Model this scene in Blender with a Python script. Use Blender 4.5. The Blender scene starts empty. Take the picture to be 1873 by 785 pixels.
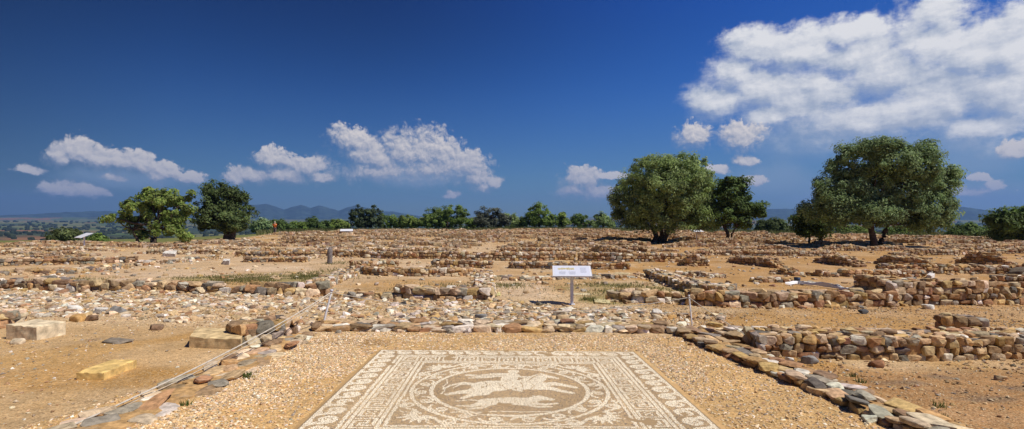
import bpy, bmesh, math, random
import numpy as np
from mathutils import Vector, Matrix

random.seed(7)
RNG = np.random.default_rng(11)
F, CX, HY = 940.0, 936.5, 400.0          # focal length, principal column and horizon row of the photograph
sc = bpy.context.scene
COL = sc.collection

# ------------------------------------------------------------------ noise
_T = np.random.default_rng(5).random((256, 256))
def vnoise(x, y):
    xi = np.floor(x).astype(int); yi = np.floor(y).astype(int)
    fx = x - xi; fy = y - yi
    fx = fx*fx*(3-2*fx); fy = fy*fy*(3-2*fy)
    a = _T[xi & 255, yi & 255]; b = _T[(xi+1) & 255, yi & 255]
    c = _T[xi & 255, (yi+1) & 255]; d = _T[(xi+1) & 255, (yi+1) & 255]
    return (a*(1-fx)+b*fx)*(1-fy) + (c*(1-fx)+d*fx)*fy
def fbm(x, y, o=4):
    s = 0; a = .5; t = 0
    for k in range(o):
        s = s + a*vnoise(x*2**k + 17.3*k, y*2**k + 9.1*k); t += a; a *= .5
    return s/t
def sstep(a, b, x):
    t = np.clip((x-a)/(b-a), 0, 1); return t*t*(3-2*t)

# ------------------------------------------------------------------ terrain height
E_PX = [-4000, 0, 200, 300, 450, 500, 640, 1000, 1200, 1350, 1500, 1873, 6000]
E_D  = [48, 44, 46, 48, 60, 74, 90, 95, 88, 76, 66, 60, 60]
def edge_r(x, y):
    yy = np.maximum(y, 1e-3)
    px = np.where(y > .5, CX + F*np.clip(x/yy, -5, 5), np.where(x < 0, -4000, 6000))
    ey = np.interp(px, E_PX, E_D)
    az = np.clip((px-CX)/F, -1.1, 1.1)
    return ey*np.sqrt(1+az*az)
COURT = [(-4.6, 1.2), (-2.9, 8.25), (2.72, 8.15), (3.9, 1.2)]
def in_poly(x, y, poly):
    ins = np.zeros(np.shape(x), bool); n = len(poly)
    for i in range(n):
        x0, y0 = poly[i]; x1, y1 = poly[(i+1) % n]
        if y0 == y1: continue
        c = ((y0 > y) != (y1 > y)) & (x < (x1-x0)*(y-y0)/(y1-y0)+x0)
        ins ^= c
    return ins
def plane(x, y):
    return -(1.578+.032*y) - .012*np.clip(x, -7, 7)
def H(x, y):
    x = np.asarray(x, float); y = np.asarray(y, float)
    r = np.hypot(x, y)
    s = sstep(14, 26, y)
    base = plane(x, np.clip(y, -30, 40))*(1-s) + (-2.25)*s
    court = in_poly(x, y, COURT)
    amp = np.where(court, .004, .045)*sstep(1, 4, r)
    base = base + amp*(fbm(x*.55+40, y*.55+11, 3)-.5)*2 + np.where(court, .003, .018)*(fbm(x*3.1, y*3.1, 2)-.5)*2
    base = base + .5*(fbm(x*.045+3, y*.045+8, 2)-.5)*sstep(30, 55, r)
    over = np.maximum(r - edge_r(x, y), 0)
    base = base - 46*(1-np.exp(-over**2/(2*170.**2)))
    far = sstep(250, 900, r)
    base = base + far*(.0082*np.maximum(r-500, 0)) + far*34*(fbm(x/750.+5.2, y/750.+2.7, 4)-.52)
    return base
def h1(x, y): return float(H(np.array([x]), np.array([y]))[0])
def at(px, py):                           # a pixel of the photograph -> the point of ground it shows
    d = 4.0; kx = (px-CX)/F; k = (py-HY)/F
    t = np.concatenate([np.linspace(1.5, 30, 2400), np.linspace(30, 160, 2600)])
    z = H(kx*t, t); ok = np.nonzero(z >= -k*t)[0]
    i = ok[0] if len(ok) else len(t)-1
    return kx*t[i], t[i], float(z[i])
def at_many(pts): return [at(*p) for p in pts]

# ------------------------------------------------------------------ object helpers
def tag(o, label=None, cat=None, group=None, kind=None):
    if label: o['label'] = label
    if cat: o['category'] = cat
    if group: o['group'] = group
    if kind: o['kind'] = kind
    return o
def empty(name, loc, rz=0.0):
    o = bpy.data.objects.new(name, None); COL.objects.link(o)
    o.location = loc; o.rotation_euler = (0, 0, rz); o.empty_display_size = .2
    return o
def npmesh(name, V, faces, mats, parent=None, cols=None, smooth=False, midx=None, loc=None):
    """V (n,3); faces: (m,k) array or list of such arrays"""
    if not isinstance(faces, list): faces = [faces]
    me = bpy.data.meshes.new(name)
    V = np.asarray(V, np.float32)
    if loc is not None: V = V - np.asarray(loc, np.float32)
    me.vertices.add(len(V)); me.vertices.foreach_set('co', V.ravel())
    nl = sum(f.size for f in faces); nf = sum(len(f) for f in faces)
    me.loops.add(nl); me.polygons.add(nf)
    me.loops.foreach_set('vertex_index', np.concatenate([f.ravel() for f in faces]).astype(np.int32))
    tot = np.concatenate([np.full(len(f), f.shape[1], np.int32) for f in faces])
    st = np.concatenate([[0], np.cumsum(tot)[:-1]]).astype(np.int32)
    me.polygons.foreach_set('loop_start', st)
    me.polygons.foreach_set('loop_total', tot)
    me.polygons.foreach_set('use_smooth', np.full(nf, smooth, bool))
    if midx is not None: me.polygons.foreach_set('material_index', np.asarray(midx, np.int32))
    if cols is not None:
        a = me.color_attributes.new('col', 'FLOAT_COLOR', 'POINT')
        c = np.ones((len(V), 4), np.float32); c[:, :3] = cols
        a.data.foreach_set('color', c.ravel())
    me.update(calc_edges=True)
    for m in (mats if isinstance(mats, (list, tuple)) else [mats]): me.materials.append(m)
    o = bpy.data.objects.new(name, me); COL.objects.link(o)
    if parent: o.parent = parent
    if loc is not None: o.location = loc
    return o
class Acc:                                 # collects pieces of ONE mesh
    def __init__(s): s.V = []; s.F = {}; s.C = []; s.n = 0
    def add(s, V, Fc, col):
        V = np.asarray(V, float).reshape(-1, 3); Fc = np.asarray(Fc)
        s.V.append(V); s.F.setdefault(Fc.shape[1], []).append(Fc + s.n)
        c = np.asarray(col, float)
        s.C.append(np.broadcast_to(c, (len(V), 3)) if c.ndim == 1 else c); s.n += len(V)
    def build(s, name, mat, parent=None, smooth=False, loc=None):
        return npmesh(name, np.concatenate(s.V), [np.concatenate(f) for f in s.F.values()], mat, parent,
                      np.concatenate(s.C), smooth, loc=loc)
def tube_data(P, R, seg=8, wob=0.0):
    P = np.asarray(P, float); R = np.broadcast_to(np.asarray(R, float), (len(P),))
    T = np.gradient(P, axis=0); T /= np.linalg.norm(T, axis=1)[:, None]+1e-9
    up = np.where(np.abs(T[:, 2:3]) > .9, [[1., 0, 0]], [[0, 0, 1.]])
    A = np.cross(T, up); A /= np.linalg.norm(A, axis=1)[:, None]; B = np.cross(T, A)
    th = np.linspace(0, 2*np.pi, seg, endpoint=False)
    rr = R[:, None]*(1 + wob*(RNG.random((len(P), seg))-.5))
    V = P[:, None] + A[:, None]*(np.cos(th)[None, :, None]*rr[..., None]) + B[:, None]*(np.sin(th)[None, :, None]*rr[..., None])
    n = len(P); i = np.arange(n-1)[:, None]*seg; j = np.arange(seg)[None]; k = (j+1) % seg
    Q = np.stack([i+j, i+k, i+seg+k, i+seg+j], -1).reshape(-1, 4)
    V = np.concatenate([V.reshape(-1, 3), P[:1], P[-1:]])
    c0 = n*seg; jj = np.arange(seg); kk = (jj+1) % seg
    T3 = np.concatenate([np.stack([kk, jj, np.full(seg, c0)], 1), np.stack([(n-1)*seg+jj, (n-1)*seg+kk, np.full(seg, c0+1)], 1)])
    return V, Q, T3
def add_tube(acc, P, R, col, seg=8, wob=0.0):
    V, Q, T3 = tube_data(P, R, seg, wob)
    n0 = acc.n; acc.add(V, Q, col); acc.F.setdefault(3, []).append(T3 + n0)

# ------------------------------------------------------------------ materials
def mat(name):
    m = bpy.data.materials.new(name); m.use_nodes = True
    nt = m.node_tree; nt.nodes.clear()
    out = nt.nodes.new('ShaderNodeOutputMaterial'); b = nt.nodes.new('ShaderNodeBsdfPrincipled')
    nt.links.new(b.outputs[0], out.inputs[0]); b.inputs['Specular IOR Level'].default_value = .2
    return m, nt, b
def N(nt, t, **kw):
    n = nt.nodes.new(t)
    for k, v in kw.items(): setattr(n, k, v)
    return n
def noise_node(nt, vec, scale, detail=4, rough=.55, dims='3D'):
    n = N(nt, 'ShaderNodeTexNoise', noise_dimensions=dims); n.inputs['Scale'].default_value = scale
    n.inputs['Detail'].default_value = detail; n.inputs['Roughness'].default_value = rough
    if vec is not None: nt.links.new(vec, n.inputs['Vector'])
    return n
def maprange(nt, v, a, b, c, d):
    n = N(nt, 'ShaderNodeMapRange'); nt.links.new(v, n.inputs[0])
    for i, x in zip((1, 2, 3, 4), (a, b, c, d)): n.inputs[i].default_value = x
    return n.outputs[0]
def mixc(nt, f, a, b, mode='MIX'):
    n = N(nt, 'ShaderNodeMix', data_type='RGBA', blend_type=mode)
    for s, v in ((0, f), (6, a), (7, b)):
        if hasattr(v, 'is_output'): nt.links.new(v, n.inputs[s])
        elif s == 0: n.inputs[0].default_value = v
        else: n.inputs[s].default_value = (*v, 1)
    return n.outputs[2]
def mth(nt, op, a, b=None, c=None, clamp=False):
    n = N(nt, 'ShaderNodeMath', operation=op); n.use_clamp = clamp
    for i, v in enumerate((a, b, c)):
        if v is None: continue
        if hasattr(v, 'is_output'): nt.links.new(v, n.inputs[i])
        else: n.inputs[i].default_value = v
    return n.outputs[0]
def bump(nt, b, h, strength, dist, prev=None):
    n = N(nt, 'ShaderNodeBump'); n.inputs['Strength'].default_value = strength; n.inputs['Distance'].default_value = dist
    nt.links.new(h, n.inputs['Height'])
    if prev: nt.links.new(prev, n.inputs['Normal'])
    nt.links.new(n.outputs[0], b.inputs['Normal']); return n.outputs[0]
def obj_vec(nt):
    g = N(nt, 'ShaderNodeNewGeometry'); return g.outputs['Position']
def attr(nt, name='col'):
    a = N(nt, 'ShaderNodeAttribute'); a.attribute_name = name; return a.outputs['Color']

def make_stone(name, s1, s2, bstr=.5, bd=.02):
    m, nt, b = mat(name); p = obj_vec(nt); c = attr(nt)
    n1 = noise_node(nt, p, s1, 5, .6); n2 = noise_node(nt, p, s2, 3, .6)
    v = maprange(nt, n1.outputs[0], .3, .7, .55, 1.38)
    cc = N(nt, 'ShaderNodeVectorMath', operation='SCALE'); nt.links.new(c, cc.inputs[0]); nt.links.new(v, cc.inputs['Scale'])
    sp = maprange(nt, n2.outputs[0], .58, .75, 0, .45)
    col = mixc(nt, sp, cc.outputs[0], (.42, .36, .27))
    nt.links.new(col, b.inputs['Base Color']); b.inputs['Roughness'].default_value = .9
    bump(nt, b, n1.outputs[0], bstr, bd); return m
M_STONE = make_stone('fieldstone', 16, 7)
M_PEB = make_stone('gravel_stone', 45, 20, .2, .004)
M_ASHLAR = make_stone('cut_limestone', 9, 30, .5, .008)

def flat(name, col, rough=.7, nscale=None, namp=.15, spec=.2, bstr=0):
    m, nt, b = mat(name); b.inputs['Roughness'].default_value = rough; b.inputs['Specular IOR Level'].default_value = spec
    if nscale:
        n = noise_node(nt, obj_vec(nt), nscale)
        c = mixc(nt, maprange(nt, n.outputs[0], .3, .7, 0, 1), tuple(x*(1-namp) for x in col), tuple(min(1, x*(1+namp)) for x in col))
        nt.links.new(c, b.inputs['Base Color'])
        if bstr: bump(nt, b, n.outputs[0], bstr, .01)
    else: b.inputs['Base Color'].default_value = (*col, 1)
    return m
M_WHITE = flat('white_painted_metal', (.78, .79, .82), .4, 25, .05, .4)
M_POST = flat('pale_painted_post', (.62, .62, .66), .5, 30, .08, .3)
M_ROPE = flat('weathered_rope', (.62, .56, .46), .9, 220, .3, .1, .6)
M_BARK = flat('olive_bark', (.085, .065, .05), .95, 9, .5, .1, .8)
M_SHEET = flat('white_geotextile', (.8, .8, .8), .7, 6, .08)
M_PRINT = flat('panel_print_pale', (.68, .71, .80), .35, 60, .03, .4)
M_PLAN = flat('panel_print_plan', (.60, .53, .30), .4, 200, .35, .3)
M_TEXT = flat('panel_print_text', (.42, .44, .52), .4)
M_BLUE = flat('dark_blue_plastic', (.03, .06, .13), .4, 30, .1, .4)

def make_leaf(name):
    m, nt, b = mat(name); c = attr(nt)
    n = noise_node(nt, obj_vec(nt), 1.1, 2)
    v = maprange(nt, n.outputs[0], .3, .7, .75, 1.25)
    cc = N(nt, 'ShaderNodeVectorMath', operation='SCALE'); nt.links.new(c, cc.inputs[0]); nt.links.new(v, cc.inputs['Scale'])
    nt.links.new(cc.outputs[0], b.inputs['Base Color']); b.inputs['Roughness'].default_value = .6
    tr = N(nt, 'ShaderNodeBsdfTranslucent'); nt.links.new(cc.outputs[0], tr.inputs[0])
    mx = N(nt, 'ShaderNodeMixShader'); mx.inputs[0].default_value = .42
    out = [n for n in nt.nodes if n.type == 'OUTPUT_MATERIAL'][0]
    nt.links.new(b.outputs[0], mx.inputs[1]); nt.links.new(tr.outputs[0], mx.inputs[2]); nt.links.new(mx.outputs[0], out.inputs[0])
    return m
M_LEAF = make_leaf('foliage')
M_GRASS = make_leaf('dry_grass')

# ground: the vertex colour carries the soil of each place and some painted tree shade, noise gives it grain
def make_ground():
    m, nt, b = mat('soil_and_gravel'); p = obj_vec(nt); c = attr(nt)
    a2 = N(nt, 'ShaderNodeAttribute'); a2.attribute_name = 'grit'; grit = a2.outputs['Fac']
    big = noise_node(nt, p, .9, 6, .62); mid = noise_node(nt, p, 7, 5, .6)
    vo = N(nt, 'ShaderNodeTexVoronoi'); vo.inputs['Scale'].default_value = 30; nt.links.new(p, vo.inputs['Vector'])
    vo2 = N(nt, 'ShaderNodeTexVoronoi'); vo2.inputs['Scale'].default_value = 75; nt.links.new(p, vo2.inputs['Vector'])
    v = mth(nt, 'MULTIPLY', maprange(nt, big.outputs[0], .3, .7, .82, 1.16), maprange(nt, mid.outputs[0], .3, .7, .86, 1.14))
    cc = N(nt, 'ShaderNodeVectorMath', operation='SCALE'); nt.links.new(c, cc.inputs[0]); nt.links.new(v, cc.inputs['Scale'])
    sep = N(nt, 'ShaderNodeSeparateColor'); nt.links.new(vo2.outputs['Color'], sep.inputs[0])
    gv = maprange(nt, sep.outputs[0], 0, 1, .55, 1.42)
    g = N(nt, 'ShaderNodeVectorMath', operation='SCALE'); nt.links.new(cc.outputs[0], g.inputs[0]); nt.links.new(gv, g.inputs['Scale'])
    vo3 = N(nt, 'ShaderNodeTexVoronoi'); vo3.inputs['Scale'].default_value = 24; nt.links.new(p, vo3.inputs['Vector'])
    sep3 = N(nt, 'ShaderNodeSeparateColor'); nt.links.new(vo3.outputs['Color'], sep3.inputs[0])
    g3 = N(nt, 'ShaderNodeVectorMath', operation='SCALE'); nt.links.new(g.outputs[0], g3.inputs[0]); nt.links.new(maprange(nt, sep3.outputs[0], 0, 1, .84, 1.16), g3.inputs['Scale']); g = g3
    pale = mixc(nt, maprange(nt, sep.outputs[1], .72, .93, 0, .75), g.outputs[0], (.60, .46, .26))
    dk = mixc(nt, maprange(nt, sep.outputs[2], .82, .96, 0, .7), pale, (.15, .10, .06))
    col = mixc(nt, grit, cc.outputs[0], dk)
    nt.links.new(col, b.inputs['Base Color']); b.inputs['Roughness'].default_value = .95; b.inputs['Specular IOR Level'].default_value = .1
    hgt = mth(nt, 'ADD', mth(nt, 'MULTIPLY', vo.outputs['Distance'], mth(nt, 'MULTIPLY', grit, -.5)), mth(nt, 'ADD', mth(nt, 'MULTIPLY', vo2.outputs['Distance'], -.35), mth(nt, 'MULTIPLY', mid.outputs[0], .9)))
    bump(nt, b, hgt, .55, .02); return m
M_GROUND = make_ground()

# ------------------------------------------------------------------ stone prototypes
def ico(sub):
    bm = bmesh.new(); bmesh.ops.create_icosphere(bm, subdivisions=sub, radius=1)
    V = np.array([v.co[:] for v in bm.verts]); Fc = np.array([[v.index for v in f.verts] for f in bm.faces]); bm.free(); return V, Fc
def rocks(sub, k, box=.33, amp=.065, seed=1, chips=9, rough=.02):
    V, Fc = ico(sub); rg = np.random.default_rng(seed); out = []
    for i in range(k):
        b = box + .22*(rg.random()-.5)
        W = np.sign(V)*np.abs(V)**b
        W = W/np.abs(W).max(0)
        W = W*(1+.10*rg.normal(size=3)*np.sign(W)*.5)
        for _ in range(chips):             # chipped planes
            n = rg.normal(size=3)*np.array([1, 1, .6]); n /= np.linalg.norm(n); d = .72+.40*rg.random()
            s = W@n; W = W - np.where(s > d, s-d, 0)[:, None]*n
        nrm = W/np.linalg.norm(W, axis=1)[:, None]; q = np.zeros(len(W))
        for o in range(1, 5 if sub >= 2 else 2):
            f = rg.normal(size=(3, 3))*1.5*o; ph = rg.random(3)*6.3
            q = q + np.sin(W@f.T+ph).sum(1)/o/3
        W = W*(1+amp*q*.6)[:, None]
        if sub >= 2: W = W + rg.normal(0, rough, W.shape)
        out.append(W)
    return np.array(out), Fc
RK = {3: rocks(3, 16, seed=2, rough=.012), 2: rocks(2, 14, seed=1), 1: rocks(1, 14, .45, .12, seed=3, chips=4)}
_cv = np.array([[i, j, k] for k in (-1, 1) for j in (-1, 1) for i in (-1, 1)], float); _cf = np.array([[0, 2, 3, 1], [4, 5, 7, 6], [0, 1, 5, 4], [2, 6, 7, 3], [0, 4, 6, 2], [1, 3, 7, 5]])
RK[4] = (np.array([_cv*np.array([.95, .95, .95])+_g.normal(0, .13, (8, 3)) for _g in [np.random.default_rng(40+i) for i in range(16)]]), np.concatenate([_cf[:, [0, 1, 2]], _cf[:, [0, 2, 3]]]))
OCT = (np.array([[[1, 0, 0], [-1, 0, 0], [0, 1, 0], [0, -1, 0], [0, 0, 1], [0, 0, -1.]]])*1.0,
       np.array([[0, 2, 4], [2, 1, 4], [1, 3, 4], [3, 0, 4], [2, 0, 5], [1, 2, 5], [3, 1, 5], [0, 3, 5]]))
_ov, _of = ico(1)
def pebble_protos():
    rg = np.random.default_rng(4); V0, F0 = OCT; out = []
    for i in range(16): out.append(V0[0]*(1+.5*(rg.random((6, 3))-.5)) + .25*(rg.random((6, 3))-.5))
    return np.array(out), F0
RK[0] = pebble_protos()

PAL = np.array([(.51, .35, .185), (.49, .31, .12), (.36, .195, .09), (.25, .155, .085), (.31, .28, .225), (.13, .12, .11), (.65, .51, .33), (.76, .69, .57), (.28, .135, .07), (.42, .32, .20)])
W_MIX   = [.18, .12, .12, .12, .09, .06, .12, .06, .05, .08]
W_PALE  = [.16, .09, .05, .06, .12, .03, .24, .15, .02, .08]
W_RUST  = [.22, .17, .18, .14, .06, .03, .09, .04, .05, .02]
W_COBBLE=[.22, .14, .12, .12, .09, .035, .14, .06, .025, .05]
W_DARK  = [.17, .13, .14, .20, .11, .10, .08, .03, .02, .02]
def stone_cols(n, w, mute=0.0):
    w = np.array(w)/np.sum(w)
    c = PAL[RNG.choice(len(PAL), n, p=w)]
    c = c*(1-mute)+np.array((.57, .42, .255))*mute
    return np.clip(c*(.75+.5*RNG.random((n, 1)))*(1+.10*(RNG.random((n, 3))-.5)), .02, .85)
def rotz(a):
    c, s = np.cos(a), np.sin(a); R = np.zeros((len(a), 3, 3)); R[:, 0, 0] = c; R[:, 0, 1] = -s; R[:, 1, 0] = s; R[:, 1, 1] = c; R[:, 2, 2] = 1; return R
def tilt(n, amt):
    a = RNG.normal(0, amt, n); b = RNG.normal(0, amt, n); R = np.zeros((n, 3, 3)); ca, sa, cb, sb = np.cos(a), np.sin(a), np.cos(b), np.sin(b)
    R[:, 0, 0] = cb; R[:, 0, 2] = sb; R[:, 1, 0] = sa*sb; R[:, 1, 1] = ca; R[:, 1, 2] = -sa*cb; R[:, 2, 0] = -ca*sb; R[:, 2, 1] = sa; R[:, 2, 2] = ca*cb; return R
def add_stones(acc, lod, C, S, ang, cols, tl=.12):
    C = np.asarray(C, float); n = len(C)
    if n == 0: return
    P, Fc = RK[lod]; P = P[RNG.integers(0, len(P), n)]
    flip = RNG.integers(0, 2, (n, 1, 3))*2-1; flip[..., 2] = flip[..., 0]*flip[..., 1]   # proper flips keep winding
    V = P*flip*np.asarray(S)[:, None, :]
    R = rotz(np.asarray(ang)) @ tilt(n, tl)
    V = np.einsum('nij,nvj->nvi', R, V) + C[:, None, :]
    nv = P.shape[1]
    FF = (Fc[None] + (np.arange(n)*nv)[:, None, None]).reshape(-1, 3)
    acc.add(V.reshape(-1, 3), FF, np.repeat(cols, nv, 0))

# ------------------------------------------------------------------ dry-stone walls
EARTH = (.42, .245, .10)
def resample(P, step):
    P = np.asarray(P, float); d = np.r_[0, np.cumsum(np.hypot(*np.diff(P, axis=0).T))]
    n = max(2, int(round(d[-1]/step))+1); s = np.linspace(0, d[-1], n)
    return np.stack([np.interp(s, d, P[:, 0]), np.interp(s, d, P[:, 1])], 1), s, d[-1]
NWALL = [0]
def wall(label, line, h, t=.45, size=.24, lod=1, w=W_MIX, side=1, group='dry-stone ruin walls', ragged=.35, pixels=True, ends=None, spill=.5, flagtop=False, earth=EARTH, smooth=False, mute=.12):
    """line: base of the near face, in photograph pixels or in metres; the wall's thickness lies to its left (side=1) or right (-1)"""
    P = np.array([at(*p)[:2] for p in line]) if pixels else np.array(line, float)
    Q, s, L = resample(P, .12 if lod >= 2 else .3)
    T = np.gradient(Q, axis=0); T /= np.hypot(T[:, 0], T[:, 1])[:, None]
    Nn = np.stack([-T[:, 1], T[:, 0]], 1)*side
    seed = NWALL[0]*13.7; NWALL[0] += 1
    prof = np.clip(1 - ragged*1.7*np.abs(fbm(s*.55+seed, s*0+seed*.3, 3)-.5)*2 + ragged*.35*(vnoise(s*2.1+seed, s*0)-.5), .3, 1.15)
    if ends: prof = prof*np.clip(np.minimum((s+.25)/ends, (L-s+.25)/ends), .35, 1)
    hh = h*prof
    G = H(Q[:, 0]+Nn[:, 0]*t/2, Q[:, 1]+Nn[:, 1]*t/2)
    acc = Acc()
    # earth core, a strip with a rounded top
    ins = min(.09, size*.33)
    offs = [ins, ins*1.15, t*.5, t-ins*1.15, t-ins]; tops = [-.1, None, None, None, -.1]
    rings = []
    for k, o in enumerate(offs):
        x = Q + Nn*o
        z = G-.12 if tops[k] is not None else G + np.maximum(hh-size*.34, .02)+(.012 if k == 2 else 0)
        rings.append(np.c_[x, z])
    V = np.stack(rings, 1).reshape(-1, 3); n = len(Q); m = 5
    i = np.arange(n-1)[:, None]*m; j = np.arange(m-1)[None]
    FQ = np.stack([i+j, i+j+1, i+m+j+1, i+m+j], -1).reshape(-1, 4)
    if side == -1: FQ = FQ[:, ::-1]
    cv = np.array(earth)*(.8+.4*RNG.random((len(V), 1)))
    acc.add(V, FQ[:, ::-1], cv)
    capn = np.array([[0, 1, 2, 3, 4]]); 
    acc.F.setdefault(5, []).append(np.concatenate([capn, capn[:, ::-1]+(n-1)*m]))
    def interp(pos): return np.interp(pos, s, Q[:, 0]), np.interp(pos, s, Q[:, 1]), np.interp(pos, s, Nn[:, 0]), np.interp(pos, s, Nn[:, 1]), np.interp(pos, s, G), np.interp(pos, s, hh), np.interp(pos, s, np.unwrap(np.arctan2(T[:, 1], T[:, 0])))
    rowh = size*.72 if not flagtop else size*.5
    ncourse = max(1, int(math.ceil(h*1.1/rowh)))
    def row(zc, off, depth, zh, lenf=1.0, jit=.11, top=False, skipp=0.03):
        ls = size*lenf*(.55+.95*RNG.random(int(L/(size*lenf)*1.9)+4))
        if h < .2: ls *= 1.15
        pos = np.cumsum(ls)-ls/2; keep = pos < L-ls*.2; pos = pos[keep]; ls = ls[keep]
        if len(pos) == 0: return
        x, y, nx, ny, g, hl, an = interp(pos)
        nn = len(pos)
        o = off + RNG.normal(0, size*.05, nn)
        if top: z = g + hl - zh*.55 + RNG.normal(0, size*.1, nn); ok = np.ones(nn, bool)
        else: z = g + zc + RNG.normal(0, size*.05, nn); ok = zc + zh*.2 < hl
        ok &= RNG.random(nn) > skipp
        C = np.c_[x+nx*o, y+ny*o, z][ok]
        S = np.c_[ls*.55, depth*(.75+.5*RNG.random(nn)), zh*(.72+.5*RNG.random(nn))][ok]
        add_stones(acc, lod, C, S, an[ok]+RNG.normal(0, jit, ok.sum()), stone_cols(ok.sum(), w, mute), .07)
    dpt = min(size*.42, t*.34)
    for k in range(ncourse):
        zc = (k+.42)*rowh
        row(zc, dpt*.75, dpt, rowh*.56)
        row(zc, t-dpt*.75, dpt, rowh*.56)
    nt = max(1, int(round(t/(size*.8))))
    for k in range(nt):
        o = (k+.5)/nt*t
        row(0, o, t/nt*(.6 if flagtop else .52), size*(.3 if not flagtop else .15), lenf=1.15 if not flagtop else 1.2, top=True, skipp=.12 if not flagtop else .02, jit=.35)
    for e in (0., L):                      # end faces
        for k in range(ncourse):
            zc = (k+.42)*rowh; x, y, nx, ny, g, hl, an = interp(np.array([e]))
            if zc > hl[0]: continue
            na = max(2, int(t/size)); o = (np.arange(na)+.5)/na*t
            C = np.c_[x+nx*o, y+ny*o, np.full(na, g[0]+zc)]
            add_stones(acc, lod, C, np.c_[np.full(na, size*.4), np.full(na, t/na*.55), np.full(na, rowh*.55)], np.full(na, an[0]), stone_cols(na, w, mute))
    ns = int(L*spill*5)                    # fallen stones leaning on the foot
    if ns:
        pos = RNG.random(ns)*L; x, y, nx, ny, g, hl, an = interp(pos); o = -np.abs(RNG.normal(0, .22, ns))*(.3+h)
        r = size*(.12+.25*RNG.random(ns)); xx = x+nx*o; yy = y+ny*o
        add_stones(acc, min(lod, 2), np.c_[xx, yy, H(xx, yy)+r*.25], np.c_[r*1.2, r, r*.65], RNG.random(ns)*6.3, stone_cols(ns, w, mute), .2)
    mid = Q[len(Q)//2]
    o = acc.build('dry_stone_wall', M_STONE, smooth=smooth, loc=(mid[0], mid[1], float(G[len(Q)//2])))
    return tag(o, label, 'stone wall', group, 'thing')

# ------------------------------------------------------------------ camera and light
cam = bpy.data.cameras.new('camera'); cam_o = bpy.data.objects.new('camera', cam); COL.objects.link(cam_o)
cam_o.location = (0, 0, 0); cam_o.rotation_euler = (math.pi/2, 0, 0)
cam.sensor_width = 36; cam.lens = 36*F/1873; cam.shift_y = (HY-392.5)/1873; cam.clip_end = 60000; cam.clip_start = .05
sc.camera = cam_o
SUN_EL, SUN_AZ = math.radians(54), math.radians(113)       # azimuth clockwise from +Y
sdir = Vector((math.cos(SUN_EL)*math.sin(SUN_AZ), math.cos(SUN_EL)*math.cos(SUN_AZ), math.sin(SUN_EL)))
sl = bpy.data.lights.new('sun', 'SUN'); sl.energy = 4.8; sl.angle = math.radians(.53); sl.color = (1, .92, .79)
so = bpy.data.objects.new('sun', sl); COL.objects.link(so); so.rotation_euler = sdir.to_track_quat('Z', 'Y').to_euler(); so.location = (20, -10, 40)
vs = sc.view_settings; vs.view_transform = 'Standard'; vs.look = 'None'; vs.exposure = 0; vs.gamma = 1; vs.use_curve_mapping = False

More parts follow.
